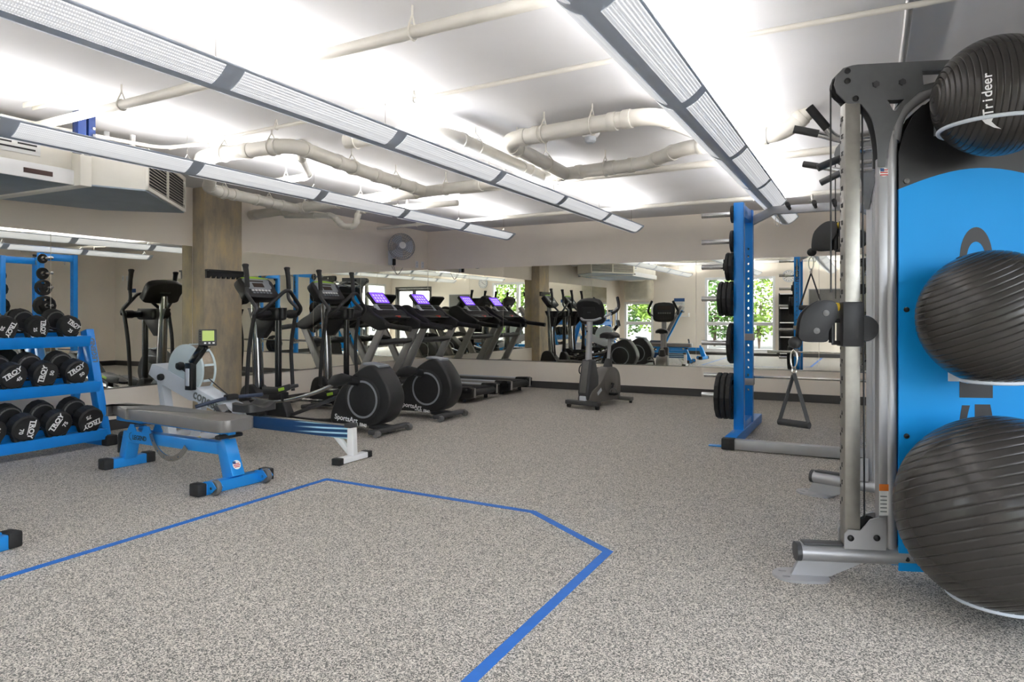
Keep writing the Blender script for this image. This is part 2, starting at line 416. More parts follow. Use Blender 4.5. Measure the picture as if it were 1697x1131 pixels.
# baseboards
struct(M().bb(XL, XL + .012, YF, YB, 0, .11).build('baseboard_left', 'baseboard', smooth=0))
struct(M().bb(XL, XR, YB - .012, YB, 0, .11).build('baseboard_back', 'baseboard', smooth=0))
struct(M().bb(XR - .012, XR, YF, YB, 0, .11).build('baseboard_right', 'baseboard', smooth=0))
struct(M().bb(XL, D1[0], YF, YF + .012, 0, .11).bb(D1[1], XR, YF, YF + .012, 0, .11).build('baseboard_front', 'baseboard', smooth=0))
# concrete column
o = M().bb(XL, -6.75, 5.40, 5.94, 0, ZC).build('column', 'concrete', bevel=.012); struct(o)
# shallow downstand beam in the ceiling at the right
# wall mirrors: one thing per run of mirror, its panes parts
def mirror_run(label, axis, cuts):
    c0 = (cuts[0] + cuts[-1]) / 2
    loc = (XL, c0, MB0) if axis == 'y' else (c0, YB, MB0)
    r = thing('wall_mirror', label, 'mirror', loc)
    for a, b_ in zip(cuts, cuts[1:]):
        g = .0025
        if axis == 'y': mm = M().bb(.001, .008, a + g - c0, b_ - g - c0, 0, MB1 - MB0)
        else: mm = M().bb(a + g - c0, b_ - g - c0, -.008, -.001, 0, MB1 - MB0)
        mm.build('mirror_pane', 'mirror', r, smooth=0)
    L = cuts[-1] - cuts[0]
    if axis == 'y': mm = M().bb(0, .010, -L / 2, L / 2, -.014, -.001)
    else: mm = M().bb(-L / 2, L / 2, -.010, 0, -.014, -.001)
    mm.build('bottom_channel', 'steel', r, smooth=0)
    return r
mirror_run('long wall mirror behind the dumbbell rack, left of the concrete column', 'y', [.8, 2.3, 3.84, 5.395])
mirror_run('wall mirror behind the ellipticals and treadmills, right of the concrete column', 'y', [5.945, 7.35, 8.77, 10.19])
mirror_run('wall mirror along the back wall behind the upright bike and power rack', 'x', [-6.94, -5.43, -3.86, -2.24, -.6, .33])
# blue court tape on the floor
def strip(a, b, w=.048):
    a, b = Vector((*a, 0)), Vector((*b, 0)); d = (b - a).normalized(); nrm = Vector((-d.y, d.x, 0)) * w / 2
    a = a - d * w * .3; b = b + d * w * .3
    return [a - nrm, b - nrm, b + nrm, a + nrm]
tp = thing('floor_tape', 'blue tape outline stuck on the speckled rubber floor', 'tape', (-2.3, 2.5, 0))
P = [(-3.5, -.3), (-3.5, 3.84), (-1.81, 3.78), (-1.17, 3.32), (-1.14, -.3)]
for k in range(4):
    q = strip(P[k], P[k + 1]); m = M(); top = .0012 + .0006 * (k % 2)
    m.add([(p.x + 2.3, p.y - 2.5, 0.0004) for p in q] + [(p.x + 2.3, p.y - 2.5, top) for p in q], [(3, 2, 1, 0), (4, 5, 6, 7), (0, 1, 5, 4), (1, 2, 6, 5), (2, 3, 7, 6), (3, 0, 4, 7)])
    m.build('tape_strip', 'tape', tp, smooth=0)
# ------------------------------------------------------------------ suspended linear lights
LX = [-4.77, -2.83, -.905]; JY = [-.22, .95, 2.33, 3.66, 5.06, 6.40, 7.72, 9.05]
LZ = 2.30; RW = .145
def arc_pt(t, r0=0.0):   # t in -1..1 across the trough
    x = t * RW; z = .085 * (t * t) + r0
    return x, z
def make_light(x, label):
    r = thing('linear_light', label, 'ceiling light', (x, 4.4, LZ), 0, 'suspended linear lights')
    y0, y1 = JY[0] - 4.4, JY[-1] - 4.4
    # thin curved housing
    N = 14; top = [arc_pt(-1 + 2 * i / N, .006) for i in range(N + 1)]; bot = [arc_pt(-1 + 2 * i / N, 0) for i in range(N + 1)]
    M().prism(top + bot[::-1], y0, y1, 'xz').build('housing', 'fixture', r)
    for j in range(len(JY) - 1):
        a = JY[j] - 4.4 + .055; b_ = JY[j + 1] - 4.4 - .055
        for t0, t1 in ((-.955, -.26), (.26, .955)):
            n_ = 6; lo = [arc_pt(t0 + (t1 - t0) * i / n_, -.004) for i in range(n_ + 1)]; hi = [arc_pt(t0 + (t1 - t0) * i / n_, .0005) for i in range(n_ + 1)]
            M().prism(lo + hi[::-1], a, b_, 'xz').build('perforated_panel', 'basket', r)
        M().cyl((-.035, a, .075), (-.035, b_, .075), .014, 8).cyl((.035, a, .075), (.035, b_, .075), .014, 8).build('lamp_tube', 'tubes', r)
    for yy in (y0, y1):
        s_ = -1 if yy == y0 else 1
        pl = [arc_pt(-1 + 2 * i / N, -.003) for i in range(N + 1)] + [(RW, .092), (-RW, .092)]
        M().prism(pl, yy, yy + s_ * .018, 'xz').build('end_cap', 'fixture', r)
    for j in range(1, len(JY)):
        yy = JY[j] - 4.4 - (.08 if j == len(JY) - 1 else 0)
        M().cyl((-RW * .7, yy, .045), (0, yy, .16), .002, 5).cyl((RW * .7, yy, .045), (0, yy, .16), .002, 5).cyl((0, yy, .16), (0, yy, ZC - LZ - .001), .0025, 5).build('suspension_cable', 'steel', r)
    return r
make_light(LX[0], 'suspended linear light nearest the left wall, in front of the air handler')
make_light(LX[1], 'middle suspended linear light running over the room towards the back wall')
make_light(LX[2], 'rightmost suspended linear light, ending above the blue power rack')
# ------------------------------------------------------------------ ceiling pipes
def ring(m, p, d, r, w_):
    p = Vector(p); d = Vector(d).normalized(); m.cyl(p - d * w_ / 2, p + d * w_ / 2, r, 16)
def pipe(name, label, pts, r, z=None, fil=.14, collars=(), hangers=(), matn='pvc', group=None, lift=None):
    P = [Vector(p if len(p) == 3 else (p[0], p[1], z)) for p in pts]
    if lift: P = [Vector((max(p.x * lift, XL + .005), p.y * lift, min(1.2 + (p.z - 1.2) * lift, ZC - .002) if p.z < 2.6 else p.z)) for p in P]
    o = P[0].copy(); root = thing(name, label, 'pipe', o, 0, group)
    P = [p - o for p in P]
    M().tube(fillet(P, fil, 7), r, 16).build('pipe_run', matn, root)
    # collars beside bends
    for i in range(1, len(P) - 1):
        for q in (P[i - 1], P[i + 1]):
            d = q - P[i]
            if d.length > fil * 1.5:
                m = M(); ring(m, P[i] + d.normalized() * (fil * 1.02), d, r * 1.13, .05); m.build('coupling', matn, root, bevel=.004)
    def along(seg, t): return P[seg].lerp(P[seg + 1], t), (P[seg + 1] - P[seg])
    for seg, t in collars:
        p, d = along(seg, t); m = M(); ring(m, p, d, r * 1.12, .06); m.build('coupling', matn, root, bevel=.004)
    for seg, t in hangers:
        p, d = along(seg, t); d.normalize(); m = M()
        side = d.cross(Vector((0, 0, 1))).normalized()
        loop = [p + (side * math.cos(a) + Vector((0, 0, 1)) * math.sin(a)) * (r * 1.14) for a in [2 * PI * k / 16 for k in range(16)]]
        m.tube(loop, .006, 5, closed=True)
        top = p + Vector((0, 0, r * 1.14)); tip = p + Vector((0, 0, r + .055))
        m.cyl(p + side * r * 1.1 + Vector((0, 0, r * .35)), tip, .005, 5).cyl(p - side * r * 1.1 + Vector((0, 0, r * .35)), tip, .005, 5)
        m.cyl(tip, (p.x, p.y, ZC - o.z), .006, 6)
        m.build('pipe_hanger', matn, root)
    return root
R4 = .058; PIPE = []
pipe('drain_pipe', 'main white drain pipe crossing the ceiling from the wall by the column', [(-6.94, 5.98, 2.40), (-5.9, 5.9, 2.41), (-4.7, 5.80, 2.42), (-1.62, 5.55, 2.44), (-1.25, 5.22, 2.45), (-.52, 5.14, 2.46), (-.36, 5.12, 2.655)], R4, collars=((0, .12), (0, .8), (1, .6), (2, .2), (2, .46), (2, .74), (2, .80), (2, .9)), hangers=((1, .2), (1, .9), (2, .33), (2, .55), (2, .88), (4, .55)), lift=1.045)
pipe('drain_branch_pipe', 'white drain pipe bending above the leftmost light, joining the main pipe', [(-5.78, 5.85, 2.40), (-5.62, 4.55, 2.40), (-4.85, 3.95, 2.41), (-4.75, 3.74, 2.45), (-3.78, 3.78, 2.45), (-3.9, 4.75, 2.44), (-3.95, 5.72, 2.43)], R4, collars=((0, .2), (0, .5), (0, .75), (3, .55), (4, .6), (5, .2), (5, .8)), hangers=((0, .35), (0, .85), (3, .3), (3, .8), (4, .8), (5, .5)), fil=.16, lift=1.045)
pipe('drain_branch_pipe', 'white drain pipe with one long bend behind the middle light', [(-3.35, 3.88, 2.45), (-2.6, 3.95, 2.45), (-2.60, 5.60, 2.43)], R4, fil=.30, collars=((0, .45), (1, .85)), hangers=((0, .12), (1, .3), (1, .75)), lift=1.045)
pipe('drain_branch_pipe', 'white drain pipe looping under the ceiling beside the smoke detector', [(-2.36, 5.58, 2.43), (-2.33, 4.36, 2.44), (-1.2, 4.28, 2.46), (-.95, 5.16, 2.46)], R4, fil=.18, collars=((1, .25), (1, .75), (1, .84)), hangers=((0, .35), (0, .8), (1, .3), (1, .62)), lift=1.045)
PIPE.append(pipe('sprinkler_pipe', 'thick white sprinkler pipe crossing the ceiling nearest the camera', [(XL + .3, 2.80, 2.53), (-5.3, 2.80, 2.53), (1.9, 2.55, 2.53)], .030, fil=.05, hangers=((1, .15), (1, .47), (1, .75))))
pipe('conduit', 'thin white conduit strapped along the ceiling over all three lights', [(-5.25, 3.86, 2.60), (-.9, 3.62, 2.60), (1.9, 3.60, 2.60)], .014, fil=.05, hangers=((0, .3), (0, .6), (1, .6)))
pipe('conduit', 'thin white conduit running above the air handler', [(-5.3, -.3, 2.56), (-5.28, 2.95, 2.56), (-5.15, 3.7, 2.56), (-4.75, 3.84, 2.58)], .014, fil=.12, hangers=((0, .5), (0, .83)))
PIPE.append(pipe('sprinkler_pipe', 'white sprinkler pipe along the ceiling in front of the back wall', [(-6.6, 8.35, 2.50), (-5.4, 8.35, 2.52), (1.9, 8.15, 2.52)], .024, fil=.05, hangers=((0, .6), (1, .3), (1, .58))))
PIPE.append(pipe('sprinkler_pipe', 'white sprinkler pipe behind the drain pipes, ending past the rightmost light', [(-3.9, 6.35, 2.52), (1.9, 5.98, 2.52)], .032, hangers=((0, .2), (0, .5))))
pipe('drain_pipe', 'short white pipe with trap hanging above the wall fan', [(-6.3, 6.2, 2.40), (-5.6, 6.25, 2.36), (-5.45, 6.27, 2.22), (-5.3, 6.29, 2.22), (-5.25, 6.3, 2.40), (-4.0, 6.45, 2.42)], .036, fil=.06, collars=((0, .6),), hangers=((4, .5),), lift=1.045)
pipe('drain_pipe', 'small white pipe elbow under the bent drain pipe', [(-4.05, 4.15, 2.655), (-4.05, 4.15, 2.46), (-4.4, 4.6, 2.42), (-4.9, 4.65, 2.42)], .032, fil=.06, hangers=((2, .6),), lift=1.045)
pipe('conduit', 'grey conduit on the ceiling above the cable machine', [(.16, -.3, 2.635), (.17, 6, 2.635)], .018, matn='silver')
# ------------------------------------------------------------------ ceiling small things
SDX, SDY = -1.98, 5.2
sd = thing('smoke_detector', 'white smoke detector on the ceiling between the drain pipes', 'detector', (SDX, SDY, ZC))
M().lathe([(.075, 0), (.075, -.02), (.055, -.045), (.0, -.045)][::-1], n=20).build('base', 'white', sd, bevel=.004)
M().lathe([(.045, -.045), (.045, -.075), (.03, -.09), (0, -.092)][::-1], n=16).build('sensor_cage', 'light_grey', sd)
def sprinkler(pipe_root, x, y, z):
    o = pipe_root.location; h = M().cyl((x - o.x, y - o.y, z - o.z), (x - o.x, y - o.y, z - o.z - .05), .012, 10).lathe([(.03, 0), (.03, -.004), (.004, -.004)], (x - o.x, y - o.y, z - o.z - .07), n=14).cyl((x - o.x, y - o.y, z - o.z - .05), (x - o.x, y - o.y, z - o.z - .07), .004, 6)
    h.build('sprinkler_head', 'steel', pipe_root)
sprinkler(PIPE[0], -5.28, 2.80, 2.51); sprinkler(PIPE[1], -.55, 8.17, 2.505); sprinkler(PIPE[2], -.18, 6.10, 2.50)
# ------------------------------------------------------------------ air handler on the left
ac = thing('air_handler', 'cream ducted air handler hung from the ceiling above the dumbbell rack', 'air conditioner', (-6.1, 3.2, 2.18))
def acp(m): return m.tr(Matrix.Translation((6.1, -3.2, -2.18)))
zb = 2.20
acp(M().bb(-6.9, -5.47, .75, 3.2, zb + .03, 2.56)).build('cabinet', 'offwhite', ac, bevel=.008)
acp(M().bb(-6.9, -5.45, .74, 3.18, zb, zb + .03)).build('drip_pan', 'galv', ac, bevel=.004)
acp(M().bb(-5.455, -5.437, .75, 3.18, zb - .005, zb + .11)).build('lower_panel', 'white', ac, bevel=.003)
acp(M().bb(-5.436, -5.432, 2.82, 3.02, zb + .03, zb + .065)).build('warning_label', 'brown_label', ac, smooth=0)
acp(M().bb(-5.469, -5.463, 2.60, 2.95, zb + .17, zb + .33)).build('rating_label', 'label_white', ac, smooth=0)
for k, (w_, zz, yy) in enumerate(((.10, .295, 2.69), (.1, .295, 2.86), (.13, .24, 2.69), (.13, .24, 2.86), (.28, .205, 2.775))):
    acp(M().bb(-5.464, -5.461, yy - w_ / 2, yy + w_ / 2, zb + zz - .006, zb + zz + .006)).build('label_print', 'ink_black', ac, smooth=0)
pl = [(-5.40, 3.26), (-5.22, 3.62), (-6.02, 4.58), (-6.55, 4.1), (-6.72, 3.26)]
acp(M().prism(pl, zb + .01, 2.55, 'xy')).build('plenum', 'offwhite', ac, bevel=.004)
acp(M().prism(pl, zb, zb + .011, 'xy')).build('plenum_bottom', 'galv', ac, smooth=0)
acp(M().bb(-6.8, -5.36, 3.18, 3.27, zb - .012, 2.57)).build('flange', 'offwhite', ac, bevel=.006)
g0, g1 = Vector((-5.22, 3.62, 0)), Vector((-6.02, 4.58, 0)); gd = (g1 - g0); gl_ = gd.length; gd.normalize(); gn = Vector((gd.y, -gd.x, 0))
gm = Matrix((gd, gn, Vector((0, 0, 1)))).transposed().to_4x4(); gm.translation = g0
GF = Matrix.Translation((6.1, -3.2, -2.18)) @ gm
h0, h1 = zb + .01, 2.55
M(GF).bb(0, gl_, 0, .02, h0, h0 + .03).bb(0, gl_, 0, .02, h1 - .03, h1).bb(0, .03, 0, .02, h0, h1).bb(gl_ - .03, gl_, 0, .02, h0, h1).bb(gl_ / 2 - .012, gl_ / 2 + .012, 0, .02, h0, h1).build('grille_frame', 'offwhite', ac, smooth=0)
M(GF).bb(.02, gl_ - .02, -.004, .003, h0 + .02, h1 - .02).build('grille_back', 'ink_black', ac, smooth=0)
for a, b_ in ((.03, gl_ / 2 - .012), (gl_ / 2 + .012, gl_ - .03)):
    for k in range(11):
        z = h0 + .045 + k * .0262
        M(GF).box(((a + b_) / 2, .010, z), (b_ - a, .018, .004), (math.radians(-35), 0, 0)).build('louver', 'offwhite', ac, smooth=0)
for (x, y) in ((-5.42, 3.40), (-5.33, 3.56)):
    acp(M().bb(x, x + .02, y, y + .035, 2.5, ZC)).build('hanger_strap', 'white', ac, smooth=0)
us = thing('strut_channel', 'white strut channel bolted to the ceiling above the air handler', 'channel', (-4.95, 2.72, ZC))
M().bb(-.24, .24, -.035, .035, -.012, 0).bb(-.24, .24, -.035, -.025, -.035, -.012).bb(-.24, .24, .025, .035, -.035, -.012).build('channel', 'offwhite', us, bevel=.002)
bv = thing('blue_bracket', 'blue steel hanger bracket under the sprinkler pipe', 'bracket', (-5.05, 3.02, 2.42))
M().bb(-.035, .035, -.06, .0, -.06, .24).build('side_plate', 'navy', bv, bevel=.003)
M().bb(-.03, .03, .02, .07, -.06, .24).build('side_plate', 'navy', bv, bevel=.003)
for k in range(4): M().cyl((.032, .05, -.02 + k * .05), (.045, .05, -.02 + k * .05), .011, 8).build('bolt', 'chrome', bv)
iw = thing('insulated_duct', 'quilted cream insulated duct bending down beside the small window', 'duct', (-6.25, .05, 1.62))
M().box((0, -.22, .33), (.85, .5, .66)).build('duct_wrap', 'duct_wrap', iw, bevel=.12, seg=4)
M().box((0, .35, .72), (.6, .75, .3)).build('duct_neck', 'pvc', iw, bevel=.1, seg=4)
# ------------------------------------------------------------------ wall fan, outlets, column bracket
fn = thing('wall_fan', 'grey wall-mounted oscillating fan near the back left corner', 'fan', (XL, 9.10, 2.12))
M().box((.03, 0, 0), (.06, .11, .24)).build('wall_bracket', 'light_grey', fn, bevel=.02, seg=3)
M().box((.075, .02, -.07), (.05, .05, .11)).build('speed_switch', 'black', fn, bevel=.015)
M().tube(fillet([(.05, 0, .04), (.16, 0, .04), (.17, .02, .14)], .04), .03, 12).build('arm', 'light_grey', fn)
fa = Vector((.62, -.55, .12)).normalized(); fc = Vector((.20, -.0, .14))
M().lathe([(.0, -.06), (.05, -.055), (.065, -.02), (.065, .06), (.05, .08), (0, .08)], fc, fa, 20).build('motor', 'light_grey', fn)
hub = fc + fa * .14; q = fa.to_track_quat('Z', 'Y').to_matrix().to_4x4(); q.translation = hub
m = M(q)
for rr, zz in ((.215, 0), (.215, .02), (.205, .045), (.18, .065), (.15, .08), (.12, .09), (.09, .098), (.205, -.035), (.17, -.05), (.12, -.058)):
    m.tube([(rr * math.cos(2 * PI * k / 28), rr * math.sin(2 * PI * k / 28), zz) for k in range(28)], .0028, 4, closed=True)
for k in range(36):
    a = 2 * PI * k / 36; c_, s_ = math.cos(a), math.sin(a)
    m.tube([(r_ * c_, r_ * s_, z_) for r_, z_ in ((.06, -.06), (.15, -.055), (.208, -.03), (.216, 0), (.208, .035), (.15, .08), (.055, .1))], .0022, 4, caps=False)
m.build('cage', 'ring_grey', fn)
M(q).lathe([(.055, .095), (.055, .104), (.0, .108)], n=20).build('badge', 'white', fn)
for k in range(3):
    a0 = 2 * PI * k / 3; pts = []; fs = []
    for i in range(6):
        for j in range(7):
            r_ = .03 + .155 * i / 5; a = a0 + (j / 6 - .5) * 1.5 * (1 - .25 * i / 5); pts.append((r_ * math.cos(a), r_ * math.sin(a), .03 * (j / 6 - .5) * 1.6 + .02))
    n0 = len(pts); pts += [(x, y, z - .003) for x, y, z in pts]
    for i in range(5):
        for j in range(6):
            a = i * 7 + j; fs += [(a, a + 1, a + 8, a + 7), (n0 + a, n0 + a + 7, n0 + a + 8, n0 + a + 1)]
    M(q).add(pts, fs).build('blade', 'light_grey', fn)
M().tube(spline([(.03, .06, -.1), (.02, .12, -.2), (.012, .22, -.26), (.006, .35, -.14)]), .004, 6).build('power_cord', 'dark_grey', fn)
for k, y in enumerate((9.86, 10.03)):
    ot = thing('wall_outlet', ['white wall outlet plate above the mirror, nearer the fan', 'white wall outlet plate above the mirror, nearer the corner'][k], 'outlet', (XL, y, 2.06))
    M().bb(0, .008, -.04, .04, -.06, .06).build('plate', 'white', ot, bevel=.003)
    M().bb(.008, .012, -.016, .016, -.04, -.008).bb(.008, .012, -.016, .016, .008, .04).build('socket', 'light_grey', ot)
cb = thing('bar_holder', 'black toothed bar holder screwed to the concrete column', 'bracket', (-6.75, 5.67, 1.66))
tooth = [(-.26, .05), (-.26, -.045)]
for k in range(7):
    y = -.22 + k * .07; tooth += [(y, -.045), (y + .02, -.02), (y + .045, -.02), (y + .05, -.045)]
tooth += [(.27, -.045), (.27, .05)]
M().prism(tooth, .004, .03, 'yz').build('toothed_plate', 'black', cb, smooth=0)
M().bb(0, .06, -.26, .27, .035, .055).build('top_lip', 'black', cb, smooth=0)
# ------------------------------------------------------------------ dumbbell rack
dr = thing('dumbbell_rack', 'blue three-tier dumbbell rack standing against the left mirror', 'dumbbell rack', (-6.5, 3.0, 0))
def dp(m): return m.tr(Matrix.Translation((6.5, -3.0, 0)))
for y in (3.93, 1.9):
    fr = dp(M().beam((-6.25, y, .06), (-6.52, y, 1.05), .075, .10, (1, 0, 0))).build('upright', 'blue', dr, bevel=.008)
    dp(M().beam((-6.80, y, .06), (-6.55, y, .98), .06, .06, (1, 0, 0))).build('rear_upright', 'blue', dr, bevel=.006)
    dp(M().bb(-6.88, -6.21, y - .045, y + .045, .0, .085)).build('foot', 'blue', dr, bevel=.006)
    dp(M().bb(-6.22, -6.135, y - .052, y + .052, 0, .093)).build('foot_cap', 'rubber', dr, bevel=.01)
sl = (Vector((-6.52, 0, 1.05)) - Vector((-6.25, 0, .06))).normalized()
text('LEGEND', .062, 'ink_grey', dr, frame(Vector((-6.4125 + 6.5, .93, .865)), sl, (0, -1, 0)), bold=.0015)
TIERS = [(-6.35, 1.085, .092), (-6.20, .685, .104), (-6.10, .262, .110)]   # head face x, head centre z, head radius
TA = math.radians(14); tv = Vector((-math.cos(TA), 0, math.sin(TA)))         # axis from front head to rear head
for (hx, hz, hr) in TIERS:
    f = Vector((hx, 0, hz)); dn = Vector((-math.sin(TA), 0, -math.cos(TA)))
    for off in (.06, .30):
        c = f + tv * off + dn * (hr + .055)
        dp(M().box((c.x, 2.9, c.z), (.055, 1.98, .085), (0, TA, 0))).build('shelf_rail', 'blue', dr, bevel=.005)
    c = f + tv * .0 + dn * (hr + .045)
    dp(M().box((c.x - .02, 2.9, c.z - .0), (.012, 1.98, .10), (0, TA, 0))).build('shelf_lip', 'blue', dr, bevel=.003)
def dumbbell(hr, num, rot, loc, label):
    L = .34 if hr < .1 else .38
    db = thing('dumbbell', label, 'dumbbell', loc, 0, 'black urethane dumbbells on the blue rack'); db.rotation_euler = (0, TA, 0)
    hl = .095 if hr < .1 else .12
    for s_ in (0, 1):
        a = -L + hl if s_ else 0; b_ = -L if s_ else -hl
        sgn = 1 if not s_ else -1
        o0 = 0 if not s_ else -L
        prof = [(hr * .88, 0), (hr, .014), (hr, hl - .018), (hr * .86, hl), (hr * .3, hl)]
        M().lathe(prof, (o0, 0, 0), (-sgn, 0, 0), 14).build('head', 'rubber', db, smooth=20)
        M().lathe([(hr * .84, hl - .004), (hr * .89, hl - .004), (hr * .84, hl + .003), (hr * .78, hl + .003), (hr * .84, hl - .004)], (o0, 0, 0), (-sgn, 0, 0), 24).build('collar_ring', 'mid_grey', db)
    M().cyl((-hl, 0, 0), (-L + hl, 0, 0), .017, 12).build('handle', 'chrome', db)
    a = math.radians(rot); ex = Vector((0, math.cos(a), math.sin(a))); ey = Vector((0, -math.sin(a), math.cos(a)))
    c1 = Vector((.001, 0, 0)) + ey * hr * .34; c2 = Vector((.001, 0, 0)) - ey * hr * .36 + ex * hr * .18
    text('TROY', hr * .52, 'ink', db, frame(c1, ex, ey), sx=1.05, bold=hr * .018, shear=.1)
    u = M(); u.add([Vector((.0015, 0, 0)) + ey * hr * .12 + ex * (t * hr * .62) + ey * k * hr * .035 for t, k in ((-1, -1), (.75, -1), (.75, 1), (-1, 1))], [(0, 1, 2, 3)]); u.build('underline', 'ink', db, smooth=0)
    text(num, hr * .42, 'ink', db, frame(c2, ex, ey), bold=hr * .012)
    # rubber saddle the head rests in
    return db
rows = [
    [(3.69, '25', -35), (3.42, '25', -85), (3.17, '20', -112), (2.92, '20', 20)],
    [(3.66, '50', 35), (3.40, '50', 80), (3.15, '45', 35), (2.90, '45', -60)],
    [(3.72, '75', 200), (3.45, '75', 60), (3.19, '70', -95), (2.94, '70', 90)]]
tn = ['top', 'middle', 'bottom']; od = ['nearest the end frame', 'second from the end frame', 'third from the end frame', 'cut by the photo edge']
for ti, (hx, hz, hr) in enumerate(TIERS):
    for k, (y, num, rot) in enumerate(rows[ti]):
        dumbbell(hr, num, rot, (hx, y, hz), 'black dumbbell marked %s on the %s tier, %s' % (num, tn[ti], od[k]))
        for off in (.045, .30):
            c = Vector((hx, y, hz)) + tv * off + Vector((-math.sin(TA), 0, -math.cos(TA))) * (hr + .008)
            sd_ = M().prism([(-.055, -.022), (.055, -.022), (.085, .045), (.062, .045)] + [(.062 * math.cos(a), .046 - .052 * math.sin(a)) for a in [PI * k_ / 8 for k_ in range(1, 8)]] + [(-.062, .045), (-.085, .045)], -.03, .03, 'yz')
            sd_.tr(Matrix.Translation(c + Vector((6.5, -3.0, 0))) @ Matrix.Rotation(TA, 4, 'Y')).build('saddle', 'rubber', dr)
# ------------------------------------------------------------------ benches
def bench(label, loc, rz, incline, wheel=1):
    b = thing('weight_bench', label, 'bench', loc, rz, 'blue adjustable benches')
    # feet
    M().bb(-.71, -.63, -.15, .15, .0, .075).build('rear_foot', 'blue_bright', b, bevel=.006)
    for s_ in (-1, 1): M().bb(-.718, -.622, s_ * .13, s_ * .205, -.0, .083).build('foot_cap', 'rubber', b, bevel=.01)
    M().bb(.61, .69, -.25, .25, .0, .075).build('front_foot', 'blue_bright', b, bevel=.006)
    for s_ in (-1, 1):
        M().bb(.602, .698, s_ * .235, s_ * .305, 0, .083).build('foot_cap', 'rubber', b, bevel=.01)
        wx = .65 + wheel * .085
        M().lathe([(.012, -.018), (.045, -.018), (.05, -.01), (.05, .01), (.045, .018), (.012, .018)], (wx, s_ * .20, .052), (0, 1, 0), 20).build('wheel', 'mid_grey', b)
        for t in (-.026, .026):
            M().prism([(.65, .025), (.65, .085), (wx, .095), (wx + wheel * .045, .055), (wx, .02)], s_ * .20 + t - .003, s_ * .20 + t + .003, 'xz').build('wheel_fork', 'blue_bright', b)
        M().cyl((wx, s_ * .2 - .035, .052), (wx, s_ * .2 + .035, .052), .009, 10).build('axle', 'chrome', b)
    # legs and spine
    M().beam((-.665, 0, .07), (-.60, 0, .275), .10, .085, (1, 0, 0)).build('rear_leg', 'blue_bright', b, bevel=.006)
    M().beam((.655, 0, .07), (.565, 0, .315), .10, .115, (1, 0, 0), .095, .095).build('front_leg', 'blue_bright', b, bevel=.006)
    M().beam((-.64, 0, .245), (.57, 0, .262), .075, .085).build('spine', 'blue_bright', b, bevel=.006)
    # hinge bracket plates
    for s_ in (-1, 1):
        M().prism([(-.60, .20), (-.25, .205), (-.27, .30), (-.30, .345), (-.36, .345), (-.39, .295), (-.47, .295), (-.50, .345), (-.55, .345), (-.60, .28)], s_ * .040, s_ * .048, 'xz').build('hinge_plate', 'blue_bright', b, smooth=0)
    M().cyl((-.46, -.06, .34), (-.46, .06, .34), .012, 10).build('hinge_pin', 'chrome', b)
    M().box((-.60, 0, .37), (.36, .06, .035)).build('seat_frame', 'blue_bright', b, bevel=.004)
    hy_ = Vector((-.42, 0, .37)); A = math.radians(incline)
    RM = Matrix.Translation(hy_) @ Matrix.Rotation(-A, 4, 'Y') @ Matrix.Translation(-hy_)
    M(RM).box((.11, 0, .378), (1.05, .06, .035)).build('back_frame', 'blue_bright', b, bevel=.004)
    # pads
    def pad(x0, x1, w0, w1, r0, r1, rmat):
        out = []
        for cx, sx, wd, rr in ((x1, 1, w1, r1), (x0, -1, w0, r0)):
            q_ = [(cx - sx * rr, wd / 2 - rr)]
            seg = []
            for k in range(9):
                a = math.radians(90 - 90 * k / 8); seg.append((cx - sx * rr + sx * rr * math.cos(a), wd / 2 - rr + rr * math.sin(a)))
            seg2 = [(x, -y) for x, y in seg[::-1]]
            out += seg + seg2 if sx > 0 else [(x, y) for x, y in seg2[::-1]][::-1] + seg[::-1]
        return out
    sp_ = pad(-.86, -.455, .20, .27, .08, .012, None)
    M().prism(sp_, .395, .475, 'xy').build('seat_pad', 'pad', b, bevel=.018, seg=3)
    bp_ = pad(-.45, .73, .27, .29, .012, .09, None)
    M(RM).prism(bp_, .397, .480, 'xy').build('back_pad', 'pad', b, bevel=.018, seg=3)
    M(RM).box((.60, 0, .352), (.05, .20, .03)).build('pull_handle', 'black', b, bevel=.012)
    # rear carry grip
    M().tube(fillet([(-.64, -.02, .26), (-.74, -.02, .25), (-.745, -.02, .10)], .03), .018, 10).build('carry_grip', 'rubber', b)
    # curved adjuster with holes
    ARO = .27
    if not incline:
        ang = [math.radians(200 + 125 * k / 18) for k in range(19)]; cx, cz = -.02, .385
    else:
        ang = [math.radians(260 + 125 * k / 18) for k in range(19)]; cx, cz = -.02, .42
    ou = [(cx + ARO * math.cos(a), cz + ARO * math.sin(a)) for a in ang]; inn = [(cx + (ARO - .04) * math.cos(a), cz + (ARO - .04) * math.sin(a)) for a in ang[::-1]]
    hl = [circ(cx + (ARO - .02) * math.cos(a), cz + (ARO - .02) * math.sin(a), .008, 10) for a in [ang[i] for i in (2, 5, 8, 11, 14)]]
    M().flat(ou + inn, hl, -.058, -.050, 'xz').build('adjuster_arc', 'steel', b)
    M().cyl((.555, 0, .31), (.555, 0, .365), .025, 12).build('rest_post', 'blue', b)
    M().cyl((.12, .035, .27), (.12, .075, .27), .010, 10).lathe([(.0, 0), (.018, .005), (.018, .03), (0, .035)], (.12, .07, .27), (0, 1, 0), 12).build('pop_pin', 'yellow', b)
    text('LEGEND', .05, 'ink_black', b, frame((-.42, -.0495, .245), (1, 0, .01), (0, 0, 1)), bold=.0008)
    ar = [(-.555 + .03 + .035 * math.cos(a), -.0495, .25 + .03 * math.sin(a)) for a in [math.radians(95 + 15 * k) for k in range(12)]]
    M().tube(ar, .002, 4).build('swoosh', 'ink_black', b)
    d_ = Vector((.565 - .655, 0, .315 - .07)).normalized(); nrm = Vector((d_.z, 0, -d_.x)); c = Vector((.655, 0, .07)) + d_ * .075 + nrm * .057
    dm = frame(c, (0, 1, 0), d_)
